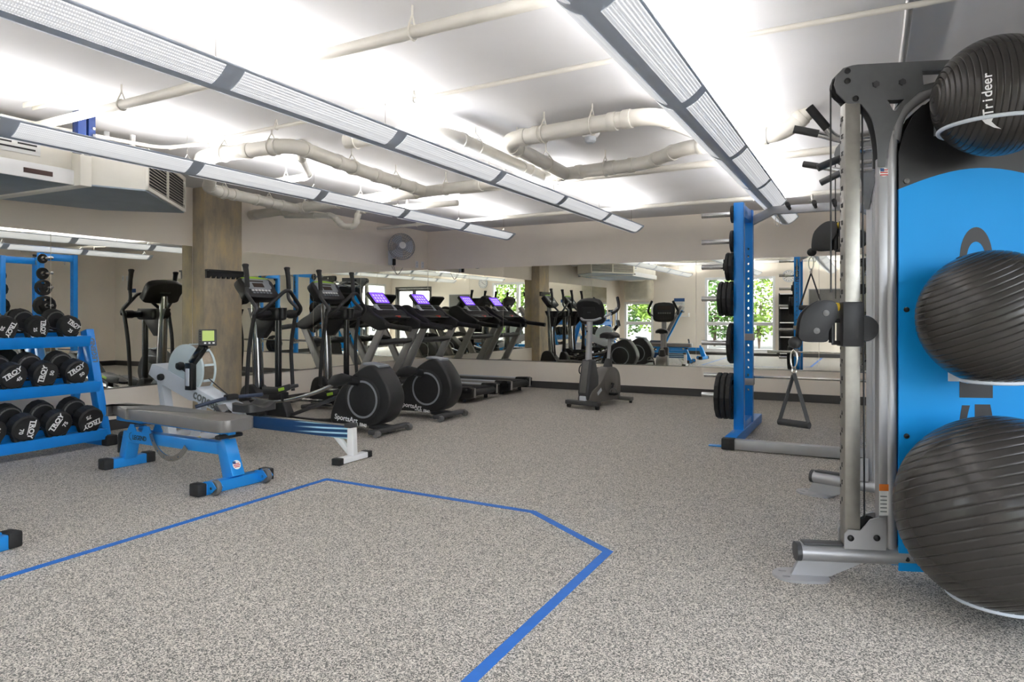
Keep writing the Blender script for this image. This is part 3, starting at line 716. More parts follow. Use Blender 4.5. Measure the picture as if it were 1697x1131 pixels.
    M(dm).lathe([(.032, .0), (.032, .001), (0, .0012)], n=20).build('flag_decal', 'label_white', b)
    for k in range(3): M(dm).bb(-.026 + .006 * abs(k - 1), .026 - .006 * abs(k - 1), -.018 + k * .011, -.012 + k * .011, .001, .0016).build('flag_stripe', 'red', b, smooth=0)
    M(dm).bb(-.028, -.004, .008, .026, .001, .0016).build('flag_canton', 'sign_blue', b, smooth=0)
    return b
bench('blue flat weight bench with silver padding in front of the rowing machine', (-4.56, 3.42, 0), math.radians(-4.5), 0)
B2POS = (-4.55, 1.64, 0)
bench('blue weight bench with raised backrest, only its wheeled foot at the left photo edge', B2POS, math.radians(6), 62, -1)
# ------------------------------------------------------------------ rowing machine
rw = thing('rowing_machine', 'light grey rowing machine with round flywheel and blue monorail', 'rowing machine', (-4.9, 4.42, 0))
B0, B1 = Vector((-1.29, 0, .665)), Vector((-.08, 0, .285))
bd = (B1 - B0).normalized(); bn = Vector((-bd.z, 0, bd.x))
def bpnt(t, n_): p = B0 + bd * t + bn * n_; return (p.x, p.z)
LB = (B1 - B0).length
M().prism([bpnt(0, -.05), bpnt(.02, .065), bpnt(.15, .085), bpnt(.66, .075), bpnt(.72, .06), bpnt(LB, .05), bpnt(LB, -.05), bpnt(.7, -.065), bpnt(.62, -.085), bpnt(.15, -.075)], -.092, .092, 'xz').build('main_frame', 'light_grey', rw, bevel=.008)
fcx, fcz, fr_ = -.79, .68, .238
fw = M().lathe([(.0, -.088), (fr_ - .05, -.088), (fr_, -.078), (fr_, -.056)], (fcx, .0, fcz), (0, 1, 0), 40).lathe([(fr_, .056), (fr_, .078), (fr_ - .05, .088), (0, .088)], (fcx, 0, fcz), (0, 1, 0), 40).build('flywheel_housing', 'pale_blue_grey', rw)
M().lathe([(fr_ - .012, -.06), (fr_ - .006, -.058), (fr_ - .006, .058), (fr_ - .012, .06), (fr_ - .012, -.06)], (fcx, 0, fcz), (0, 1, 0), 40).build('perforated_band', 'brushed', rw)
for k in range(10):
    a = 2 * PI * k / 10 + .2
    M().beam((fcx + fr_ * math.cos(a), -.05, fcz + fr_ * math.sin(a)), (fcx + fr_ * math.cos(a), .05, fcz + fr_ * math.sin(a)), .02, .01, (math.cos(a), 0, math.sin(a))).build('cage_rib', 'pale_blue_grey', rw)
M().lathe([(0, 0), (.035, .0), (.04, .03), (.03, .055), (0, .06)], (fcx - .02, -.088, fcz + .035), (0, -1, 0), 16).build('damper_hub', 'black', rw)
M().beam((fcx - .10, -.095, fcz + .05), (fcx + .12, -.095, fcz - .045), .02, .025).build('damper_slot', 'black', rw, bevel=.005)
M().lathe([(0, 0), (.03, 0), (.034, .02), (.028, .04), (0, .042)], (-1.09, -.093, .60), (0, -1, 0), 14).build('pivot_knob', 'black', rw)
# legs
M().beam((-1.22, -.0, .62), (-1.10, 0, .04), .09, .075, (1, 0, 0)).build('front_leg', 'light_grey', rw, bevel=.006)
M().beam((-.60, 0, .47), (-.76, 0, .04), .07, .06, (1, 0, 0)).build('middle_leg', 'light_grey', rw, bevel=.006)
for x in (-1.10, -.76):
    M().bb(x - .035, x + .035, -.27, .27, .005, .06).build('cross_foot', 'light_grey', rw, bevel=.006)
    for s_ in (-1, 1): M().bb(x - .04, x + .04, s_ * .25, s_ * .30, 0, .066).build('foot_cap', 'rubber', rw, bevel=.006)
# monitor column and arm
M().bb(-.70, -.615, -.15, -.09, .50, .75).build('arm_bracket', 'black', rw, bevel=.006)
M().bb(-.685, -.635, -.156, -.149, .54, .70).build('arm_bracket_window', 'light_grey', rw, bevel=.003)
M().beam((-.66, -.10, .74), (-.51, -.085, .92), .055, .07, (1, 0, 0)).build('monitor_arm', 'black_gloss', rw, bevel=.008)
mo = M().box((0, 0, 0), (.045, .155, .15)).tr(Matrix.Translation((-.49, -.07, .985)) @ Matrix.Rotation(math.radians(-38), 4, 'Z') @ Matrix.Rotation(math.radians(-12), 4, 'Y'))
mon = mo.build('monitor', 'dark_grey', rw, bevel=.008)
MM = Matrix.Translation((-.49, -.07, .985)) @ Matrix.Rotation(math.radians(-38), 4, 'Z') @ Matrix.Rotation(math.radians(-12), 4, 'Y')
M(MM).bb(.022, .0245, -.045, .055, -.035, .06).build('lcd_screen', 'lcd', mon, smooth=0)
for k in range(5): M(MM).bb(.022, .026, -.070, -.055, -.05 + k * .024, -.038 + k * .024).build('button', 'black', mon, smooth=0)
for k in range(3): M(MM).bb(.022, .026, -.03 + k * .035, -.012 + k * .035, -.062, -.048).build('button', 'white', mon, smooth=0)
M().tube(spline([(-.5, -.09, .90), (-.47, -.1, .88), (-.46, -.06, .90)]), .004, 5).build('monitor_cable', 'dark_grey', rw)
# chain guide, handle
M().tube([(-.56, 0, .60), (-.27, 0, .44)], .006, 6).build('chain', 'dark_grey', rw)
hd = M().tube(fillet([(-.36, -.30, .385), (-.28, -.11, .43), (-.26, 0, .445), (-.24, .11, .44), (-.20, .30, .44)], .05), .017, 10).build('handle', 'navy_grip', rw)
M().box((-.265, 0, .445), (.07, .12, .05)).build('handle_cradle', 'rubber', rw, bevel=.012)
# footplates
for s_ in (-1, 1):
    ft = M().box((-.165, s_ * .13, .285), (.30, .11, .022), (0, math.radians(40), 0)).build('footplate', 'dark_grey', rw, bevel=.008)
    M().box((-.20, s_ * .13, .35), (.12, .10, .02), (0, math.radians(40), 0)).build('heel_cup', 'mid_grey', ft, bevel=.008)
    M().tube([(-.16, s_ * .13 - .06, .31), (-.15, s_ * .13, .35), (-.16, s_ * .13 + .06, .31)], .012, 6, squash=.3).build('foot_strap', 'strap', ft)
# rail
rail = M().beam((-.14, 0, .245), (1.12, 0, .232), .060, .105).build('monorail', 'waves', rw, bevel=.006)
M().beam((-.14, 0, .301), (1.12, 0, .288), .045, .012).build('rail_track', 'steel', rw, bevel=.003)
M().box((1.13, 0, .29), (.07, .085, .035)).build('rail_cap', 'dark_grey', rw, bevel=.006)
M().beam((1.14, 0, .27), (1.15, 0, .045), .055, .065, (1, 0, 0)).build('rear_leg', 'white', rw, bevel=.005)
M().beam((.97, 0, .20), (1.13, 0, .06), .04, .04, (0, 1, 0)).build('rear_brace', 'white', rw, bevel=.004)
M().bb(1.115, 1.185, -.17, .17, .004, .05).build('rear_foot', 'white', rw, bevel=.005)
for s_ in (-1, 1): M().bb(1.11, 1.19, s_ * .15, s_ * .205, 0, .054).build('foot_cap', 'rubber', rw, bevel=.006)
# seat
def seat_grid(L, W, zt, th, f):
    m = M(); n1, n2 = 14, 12; top = []; bot = []
    for i in range(n1 + 1):
        for j in range(n2 + 1):
            a, b_ = i / n1 * 2 - 1, j / n2 * 2 - 1
            # squircle outline
            k = 1 / max(1e-6, (abs(a) ** 4 + abs(b_) ** 4) ** .25) if (a or b_) else 1
            mx_ = max(abs(a), abs(b_)); k = k * mx_
            x, y = a * k * L / 2, b_ * k * W / 2
            e_ = mx_ ** 6
            top.append((x, y, zt + f(a, b_) - e_ * th * .35)); bot.append((x, y, zt - th))
    nn = (n1 + 1) * (n2 + 1); fs = []
    idx = lambda i, j: i * (n2 + 1) + j
    for i in range(n1):
        for j in range(n2):
            fs += [(idx(i, j), idx(i + 1, j), idx(i + 1, j + 1), idx(i, j + 1)), (nn + idx(i, j), nn + idx(i, j + 1), nn + idx(i + 1, j + 1), nn + idx(i + 1, j))]
    edge = [idx(i, 0) for i in range(n1 + 1)] + [idx(n1, j) for j in range(1, n2 + 1)] + [idx(i, n2) for i in range(n1 - 1, -1, -1)] + [idx(0, j) for j in range(n2 - 1, 0, -1)]
    for k in range(len(edge)): a, b_ = edge[k], edge[(k + 1) % len(edge)]; fs.append((a, nn + a, nn + b_, b_))
    return m.add(top + bot, fs)
seat_grid(.27, .34, .405, .06, lambda a, b_: .022 * math.cos(b_ * PI) * (-1) + .012 * a * a).tr(Matrix.Translation((.03, 0, 0))).build('seat', 'dark_grey', rw)
M().box((.03, 0, .325), (.16, .10, .05)).build('seat_carriage', 'black', rw, bevel=.008)
for s_ in (-1, 1): M().cyl((-.03, s_ * .03, .305), (-.03, s_ * .055, .305), .018, 12).build('roller', 'light_grey', rw)
# lettering on the near side of the frame
mid = B0 + bd * .93
text('concept2', .13, 'ink_grey', rw, frame((mid.x - .03, -.0935, mid.z + .01), bd, bn), sx=.95, bold=.003)
# ------------------------------------------------------------------ ellipticals (facing the left mirror)
def elliptical(label, y):
    e = thing('elliptical_trainer', label, 'elliptical', (-5.3, y, 0), 0, 'black ellipticals')
    # world x = local x - 5.3 : mast about -.85, post -.5, rear housing centre .9
    # rear flywheel housing
    ol = cspline([(.36, .085), (.385, .25), (.47, .42), (.62, .56), (.75, .65), (.86, .69), (.95, .665), (1.05, .55), (1.115, .42), (1.12, .30), (1.05, .17), (.95, .10), (.8, .075), (.55, .072)], 4)
    hs = M().prism(ol, -.125, .125, 'xz').build('flywheel_housing', 'charcoal', e, bevel=.025, seg=3)
    M().box((.855, 0, .685), (.22, .17, .03), (0, .10, 0)).build('housing_cap', 'ring_grey', e, bevel=.013)
    for s_ in (-1, 1):
        M().lathe([(.0, 0), (.205, 0), (.22, .010), (.212, .014), (0, .014)], (.79, s_ * .124, .345), (0, s_, 0), 36).build('side_disc', 'charcoal', e)
        M().lathe([(.170, .012), (.190, .012), (.190, .0185), (.170, .0185), (.170, .012)], (.79, s_ * .124, .345), (0, s_, 0), 36).build('disc_ring', 'ring_grey', e)
    text('SportsArt', .075, 'ink', e, frame((.57, -.1265, .135), (1, 0, -.10), (0, 0, 1)), bold=.0012)
    text('FITNESS', .028, 'ink', e, frame((.675, -.1265, .088), (1, 0, -.10), (0, 0, 1)), bold=.0004)
    text('E840', .045, 'ink', e, frame((.79, -.1265, .085), (1, 0, -.10), (0, 0, 1)), bold=.0008)
    # rear stabiliser
    M().bb(.98, 1.07, -.30, .30, .03, .075).build('rear_stabiliser', 'dark_grey', e, bevel=.018, seg=3)
    M().box((.92, 0, .06), (.26, .09, .07), (0, .12, 0)).build('rear_bracket', 'dark_grey', e, bevel=.012)
    for s_ in (-1, 1): M().lathe([(0, 0), (.03, 0), (.034, .01), (.034, .05), (.03, .06), (0, .06)], (1.07, s_ * .26 - .03, .034), (0, 1, 0), 14).build('roller_foot', 'mid_grey', e)
    # base rail
    M().tube(fillet([(.42, 0, .09), (.1, 0, .05), (-.55, 0, .06), (-.85, 0, .10)], .15), .045, 12, squash=.7).build('base_rail', 'charcoal', e)
    M().bb(-.98, -.88, -.30, .30, .02, .075).build('front_stabiliser', 'dark_grey', e, bevel=.018, seg=3)
    for s_ in (-1, 1): M().cyl((-.93, s_ * .27, 0), (-.93, s_ * .27, .03), .025, 12).build('levelling_foot', 'rubber', e)
    # front shroud, mast, upright post
    M().prism(cspline([(-1.0, .06), (-1.0, .30), (-.93, .40), (-.80, .40), (-.70, .30), (-.62, .16), (-.60, .06)], 4), -.10, .10, 'xz').build('front_shroud', 'charcoal', e, bevel=.02, seg=3)
    M().tube([(-.80, 0, .30), (-.82, 0, .75), (-.85, 0, 1.22), (-.86, 0, 1.42)], [.062, .058, .052, .045], 14).build('mast', 'dark_chrome', e)
    M().tube([(-.50, 0, .06), (-.50, 0, 1.16)], .036, 14).build('upright_post', 'black_gloss', e)
    M().prism(cspline([(-.60, .06), (-.58, .34), (-.52, .40), (-.44, .36), (-.36, .20), (-.32, .06)], 4), -.06, .06, 'xz').build('post_shroud', 'charcoal', e, bevel=.015, seg=3)
    # pivot housing
    M().box((-.60, 0, 1.20), (.32, .18, .14)).build('pivot_housing', 'black', e, bevel=.04, seg=3)
    M().prism([(-.95, 1.27), (-.45, 1.27), (-.52, 1.12), (-.70, .93), (-.80, .93)], -.035, .035, 'xz').build('pivot_gusset', 'black', e, bevel=.012)
    M().lathe([(.045, -.30), (.05, -.26), (.05, -.2), (.04, -.18), (.04, .18), (.05, .2), (.05, .26), (.045, .30)], (-.54, 0, 1.20), (0, 1, 0), 18).build('pivot_shaft', 'black', e)
    M().lathe([(.055, 0), (.05, 0), (.04, -.12), (0, -.12)][::-1], (-.44, 0, 1.27), (0, 0, 1), 18).build('cup_holder', 'black', e)
    # fixed handlebar (inverted V)
    M().tube(fillet([(-.50, -.30, 1.20), (-.44, -.27, 1.24), (-.38, -.02, 1.455), (-.38, .05, 1.46), (-.42, .27, 1.26), (-.50, .30, 1.20)], .07), .021, 12).build('fixed_handlebar', 'black', e)
    # console
    CM = Matrix.Translation((-.82, 0, 1.475)) @ Matrix.Rotation(math.radians(-38), 4, 'Y')   # +x faces the user
    cs = M(CM).prism(cspline([(-.20, -.13), (.20, -.13), (.235, -.03), (.22, .13), (.0, .165), (-.22, .13), (-.235, -.03)], 4), -.06, .035, 'yz').build('console', 'black', e, bevel=.02, seg=3)
    M(CM).prism(cspline([(-.15, -.02), (.15, -.02), (.175, .06), (.16, .125), (-.16, .125), (-.175, .06)], 4), .035, .040, 'yz').build('console_face', 'ring_grey', cs)
    M(CM).bb(.040, .043, -.075, .075, .005, .062).build('display', 'lcd_dark', cs, smooth=0)
    M(CM).bb(.040, .043, -.10, .10, .082, .098).build('display', 'lcd_dark', cs, smooth=0)
    for k in range(6):
        for r_ in range(2): M(CM).bb(.035, .042, -.13 + k * .047, -.098 + k * .047, -.05 - r_ * .034, -.030 - r_ * .034).build('button', 'ink' if r_ == 0 else 'ring_grey', cs, smooth=0)
    M(CM).prism(cspline([(-.19, .128), (.19, .128), (.0, .158)], 5), .036, .040, 'yz').build('console_trim', 'lime', cs)
    text('SportsArt', .035, 'ink_grey', cs, CM @ frame((-.0615, 0, .03), (0, -1, 0), (0, 0, 1)))
    # moving arms, pedals, cranks
    for s_, ph in ((-1, 0), (1, 1)):
        y_ = s_ * .30
        arm = M().tube(fillet([(-.54, y_, 1.20), (-.50, y_, 1.26), (-.62, y_ - s_ * .02, 1.36), (-.66, y_, 1.42), (-.645, y_, 1.50)], .06), .020, 12).build('swing_arm', 'dark_grey', e)
        M().tube([(-.645, y_, 1.49), (-.655, y_, 1.62), (-.67, y_, 1.70), (-.675, y_, 1.735), (-.675, y_, 1.745)], [.026, .026, .028, .036, .022], 14).build('hand_grip', 'rubber', arm)
        f0 = -.66 if ph == 0 else -.58
        M().tube(fillet([(-.54, y_, 1.20), (-.62, y_, .85), (f0, y_, .32)], .2), .022, 12).build('lower_arm', 'charcoal', arm)
        zf = .30 if ph == 0 else .22
        M().lathe([(.035, -.03), (.035, .03)], (f0, y_, zf), (0, 1, 0), 14).build('arm_joint', 'charcoal', arm)
        cz = .55 if ph == 0 else .20; cxx = .66 if ph == 0 else .60
        pth = [(f0, y_ * .9, zf), (f0 + .40, y_ * .85, zf - .02 + .03 * ph), (.25, y_ * .85, zf + .09 if ph == 0 else zf - .02), (cxx, y_ * .85, cz)]
        M().tube(spline(pth, 7), .021, 10).build('pedal_rail', 'chrome', e)
        ck = M().tube([(cxx + .10, y_ * .85, cz + .01), (cxx - .02, y_ * .85, cz), (cxx - .12, y_ * .85, cz - .02), (cxx - .2, y_ * .85, cz - .045)], [.03, .062, .06, .02], 14).build('crank_cover', 'charcoal', e)
        M().cyl((cxx + .06, y_ * .9, cz), (cxx + .06, s_ * .14, cz - .03), .045, 14).build('crank_arm', 'charcoal', ck)
        px = -.22 if ph == 0 else .05; pz = zf + .10
        PM = Matrix.Translation((px, y_ * .72, pz)) @ Matrix.Rotation(math.radians(-14), 4, 'Y')
        pd = M(PM).prism(cspline([(-.19, -.06), (.14, -.075), (.20, 0), (.14, .075), (-.19, .06)], 4), -.012, .022, 'xy').build('pedal', 'charcoal', e, bevel=.008)
        M(PM).prism([(-.19, -.01), (-.20, .07), (-.16, .075), (.02, .03), (.20, .03), (.19, -.03), (0, -.045)], -.085, -.07, 'xz').build('pedal_wall', 'charcoal', pd, bevel=.004)
        M(PM).bb(.03, .12, -.088, -.05, -.02, .015).build('pedal_trim', 'lime', pd, bevel=.006)
        M().box((px + .06, y_ * .80, pz - .07), (.05, .07, .10)).build('pedal_clamp', 'black', pd, bevel=.01)
    # inclined guide rail
    M().beam((-.30, 0, .10), (.50, 0, .38), .05, .035).build('guide_rail', 'dark_grey', e, bevel=.006)
    return e
elliptical('black elliptical trainer nearest the concrete column, behind the rowing machine', 5.60)
elliptical('black elliptical trainer between the other elliptical and the treadmills', 6.72)
# ------------------------------------------------------------------ treadmills (facing the left mirror)
def treadmill(label, y):
    t = thing('treadmill', label, 'treadmill', (-5.7, y, 0), 0, 'treadmills in the back corner')
    # local: rear end at x=.97 , front at x=-1.12
    M().bb(-.75, .90, -.27, .27, .165, .18).build('belt', 'rubber', t, bevel=.004)
    for s_ in (-1, 1):
        M().bb(-.70, .84, s_ * .28, s_ * .37, .10, .195).build('side_rail', 'tread_grey', t, bevel=.010)
        M().bb(-.60, .84, s_ * .285, s_ * .345, .195, .202).build('foot_strip', 'light_grey', t, bevel=.003)
        M().prism([(.70, .06), (.80, .05), (.97, .055), (.98, .20), (.93, .215), (.74, .21)], s_ * .275, s_ * .40, 'xz').build('rear_cap', 'black_gloss', t, bevel=.010)
        M().bb(.955, .985, s_ * .29, s_ * .33, .07, .20).build('belt_adjuster', 'tread_grey', t, bevel=.005)
        M().cyl((.80, s_ * .30, 0), (.80, s_ * .30, .07), .028, 12).build('levelling_foot', 'rubber', t)
        M().prism([(.42, .10), (.40, .06), (.47, .045), (.50, .015), (.52, .015), (.53, .05), (.72, .07), (.72, .10)], s_ * .30, s_ * .375, 'xz').build('side_bracket', 'tread_grey', t, smooth=0)
        # slanted upright
        M().beam((-1.02, s_ * .42, .06), (-.47, s_ * .42, 1.06), .06, .13, (1, 0, 0), .055, .10).build('upright', 'tread_grey', t, bevel=.008)
        M().box((-.90, s_ * .40, .10), (.30, .09, .14)).build('upright_foot', 'dark_grey', t, bevel=.02)
    M().cyl((.93, -.27, .13), (.93, .27, .13), .048, 18).build('rear_roller', 'rubber', t)
    M().bb(-.70, .80, -.25, .25, .10, .16).build('deck', 'black', t)
    hood = cspline([(-1.0, .04), (-1.0, .20), (-.92, .285), (-.75, .30), (-.60, .215), (-.55, .18), (-.55, .05)], 4)
    M().prism(hood, -.36, .36, 'xz').build('motor_hood', 'charcoal', t, bevel=.03, seg=3)
    # accessory tray
    tr_ = M().box((-.62, 0, .79), (.17, .78, .06), (0, -.28, 0)).build('cup_tray', 'dark_grey', t, bevel=.02, seg=3)
    for k in (-1, 0, 1): M().lathe([(.048, .0), (.055, .006), (.04, .008), (.0, .004)], (-.62, k * .20, .824), (-.28, 0, 1), 16).build('cup_holder', 'black_gloss', tr_)
    # console cockpit
    ck = cspline([(-1.06, 1.16), (-1.02, 1.27), (-.86, 1.30), (-.70, 1.255), (-.62, 1.17), (-.66, 1.10), (-.82, 1.10), (-.96, 1.12)], 4)
    M().prism(ck, -.37, .37, 'xz').build('cockpit', 'charcoal', t, bevel=.03, seg=3)
    for s_ in (-1, 1):
        M().prism(cspline([(-1.0, 1.22), (-.96, 1.32), (-.82, 1.345), (-.66, 1.22), (-.48, 1.13), (-.40, 1.07), (-.42, .99), (-.56, .97), (-.74, 1.05), (-.90, 1.13)], 4), s_ * .36, s_ * .47, 'xz').build('side_pod', 'charcoal', t, bevel=.025, seg=3)
        M().tube([(-.46, s_ * .42, 1.045), (-.28, s_ * .425, 1.02), (.0, s_ * .43, .99)], [.045, .038, .034], 12).build('side_handrail', 'charcoal', t)
        M().cyl((-.22, s_ * .427, 1.014), (.005, s_ * .43, .989), .038, 12).build('hand_grip', 'rubber', t)
        M().lathe([(.07, 0), (.07, .012), (.05, .012), (.045, -.01), (0, -.01)], (-.80, s_ * .28, 1.285), (.2, 0, 1), 18).build('bottle_holder', 'black_gloss', t)
    M().tube(fillet([(-.66, -.40, 1.13), (-.52, -.30, 1.15), (-.52, .30, 1.15), (-.66, .40, 1.13)], .06), .020, 10).build('front_handlebar', 'black', t)
    M().bb(-.555, -.50, -.035, .035, 1.145, 1.18).build('stop_button', 'red', t, bevel=.008)
    CM = Matrix.Translation((-.79, 0, 1.33)) @ Matrix.Rotation(math.radians(-42), 4, 'Y')
    kb = M(CM).prism(cspline([(-.20, -.16), (.20, -.16), (.215, .0), (.19, .02), (-.19, .02), (-.215, .0)], 4), -.03, .012, 'yz').build('keypad', 'light_grey', t, bevel=.006)
    M(CM).bb(.012, .016, -.165, .165, -.085, .005).build('keypad_panel', 'charcoal', kb, smooth=0)
    for k in range(8): M(CM).bb(.016, .019, -.14 + k * .036, -.113 + k * .036, -.115, -.098).build('key', 'dark_grey', kb, smooth=0)
    for k in range(8): M(CM).bb(.0165, .0185, -.14 + k * .036, -.115 + k * .036, -.055, -.035).build('key', 'mid_grey', kb, smooth=0)
    sc = M(CM).prism(rrect(-.20, .20, .015, .265, .03), -.03, .015, 'yz').build('screen_housing', 'charcoal', t, bevel=.006)
    M(CM).prism(rrect(-.165, .165, .04, .245, .012), .015, .018, 'yz').build('screen', 'screen_violet', sc, smooth=0)
    for i in range(4):
        for j in range(3): M(CM).bb(.018, .0188, -.125 + i * .068, -.085 + i * .068, .062 + j * .056, .098 + j * .056).build('screen_icon', 'screen_icons', sc, smooth=0)
    return t
treadmill('treadmill with violet screen, the nearer of two beside the ellipticals', 8.36)
treadmill('treadmill with violet screen in the corner against the back wall', 9.44)
# ------------------------------------------------------------------ upright bike (front towards the camera)
BKPOS = (-3.15, 8.62, 0)
bk = thing('upright_bike', 'grey upright exercise bike standing in front of the back mirror', 'exercise bike', BKPOS, math.radians(-101))
bk.scale = (.92, .92, 1.0)
# local +x = front of the bike
M().prism(cspline([(-.38, .09), (-.42, .30), (-.36, .44), (-.20, .50), (-.02, .44), (.15, .30), (.34, .22), (.42, .14), (.38, .08), (.0, .06)], 4), -.10, .10, 'xz').build('body_shell', 'bike_grey', bk, bevel=.03, seg=3)
M().prism([(.16, .10), (.44, .10), (.46, .20), (.36, .62), (.24, .62), (.16, .40)], -.085, .085, 'xz').build('front_shroud', 'dark_grey', bk, bevel=.03, seg=3)
M().prism([(.455, .20), (.465, .20), (.375, .60), (.365, .60)], -.05, .05, 'xz').build('front_panel', 'mid_grey', bk, bevel=.003)
M().bb(.40, .47, -.05, .05, .095, .16).build('power_port', 'light_grey', bk, bevel=.01)
for s_ in (-1, 1):
    M().lathe([(0, .0), (.165, 0), (.19, .008), (.18, .014), (0, .014)], (-.14, s_ * .098, .30), (0, s_, 0), 30).build('side_disc', 'bike_grey', bk)
    M().tube([(-.14, s_ * .11, .28), (-.14, s_ * .14, .28), (-.02 if s_ > 0 else -.26, s_ * .15, .16 if s_ > 0 else .40)], .016, 8).build('crank', 'black', bk)
    cx, cz = (-.02, .16) if s_ > 0 else (-.26, .40)
    pd = M().box((cx, s_ * .21, cz), (.10, .10, .03)).build('pedal', 'black', bk, bevel=.008)
    M().tube([(cx + .0, s_ * .21 + .055 * math.cos(a), cz + .015 + .055 * math.sin(a)) for a in [PI * k / 8 for k in range(9)]], .012, 6, squash=.4).build('pedal_strap', 'mid_grey', pd)
    M().box((.18, s_ * .104, .20), (.12, .006, .045), (0, .5, 0)).build('badge', 'light_grey', bk, bevel=.015)
M().bb(.40, .50, -.27, .27, .045, .10).build('front_stabiliser', 'dark_grey', bk, bevel=.015, seg=3)
M().bb(-.55, -.46, -.25, .25, .03, .085).build('rear_stabiliser', 'bike_grey', bk, bevel=.015, seg=3)
M().beam((-.52, 0, .07), (-.30, 0, .09), .09, .06).build('rear_strut', 'bike_grey', bk, bevel=.01)
for s_ in (-1, 1):
    M().cyl((.45, s_ * .23 - .02, .03), (.45, s_ * .23 + .02, .03), .03, 14).build('transport_wheel', 'black', bk)
    M().cyl((-.505, s_ * .22, 0), (-.505, s_ * .22, .035), .022, 12).build('levelling_foot', 'rubber', bk)
M().tube([(.31, 0, .58), (.27, 0, 1.12)], .045, 16).build('console_post', 'silver', bk)
M().lathe([(.012, 0), (.012, .008), (0, .009)], (.34, 0, .98), (1, 0, 0), 10).build('post_bolt', 'black', bk)
M().tube([(-.22, 0, .47), (-.245, 0, .60)], [.075, .045], 14).build('seat_collar', 'dark_grey', bk)
M().tube([(-.24, 0, .55), (-.28, 0, .88)], .026, 14).build('seat_post', 'silver', bk)
seat_grid(.30, .23, .955, .075, lambda a, b_: .012 * a * a - .02 * b_ * b_).tr(Matrix.Translation((-.28, 0, 0))).build('saddle', 'charcoal', bk)
M().bb(-.34, -.22, -.04, .04, .865, .89).build('seat_bracket', 'mid_grey', bk, bevel=.005)
CM = Matrix.Translation((.24, 0, 1.215)) @ Matrix.Rotation(math.radians(24), 4, 'Y')
cn = M(CM).prism(cspline([(-.15, -.15), (.15, -.15), (.20, -.05), (.17, .17), (-.17, .17), (-.20, -.05)], 4), -.05, .035, 'yz').build('console', 'black', bk, bevel=.02, seg=3)
M(CM).prism(rrect(-.125, .125, .045, .12, .01), -.053, -.049, 'yz').build('display', 'lcd_dark', cn, smooth=0)
for k in range(6): M(CM).bb(-.055, -.049, -.11 + k * .042, -.08 + k * .042, -.03, -.008).build('button', 'mid_grey', cn, smooth=0)
M(CM).prism([(-.10, .1), (.10, .1), (.13, -.09), (-.13, -.09)], .034, .042, 'yz').build('console_back', 'charcoal', cn, bevel=.003)
M(CM).bb(.042, .044, -.03, .03, .02, .035).build('vent', 'dark_grey', cn, smooth=0)
hb = M().tube(fillet([(-.02, -.27, 1.28), (.14, -.26, 1.20), (.30, -.10, 1.12), (.31, .10, 1.12), (.14, .26, 1.20), (-.02, .27, 1.28)], .06), .016, 10).build('handlebar', 'silver', bk)
for s_ in (-1, 1):
    M().tube(spline([(.13, s_ * .262, 1.205), (.0, s_ * .275, 1.25), (-.10, s_ * .25, 1.31), (-.17, s_ * .19, 1.42)]), .022, 10).build('hand_grip', 'rubber', hb)
M().tube(spline([(.28, -.09, .58), (.36, -.11, .52), (.37, -.11, .45), (.33, -.09, .42)]), .008, 6).build('cable', 'black', bk)
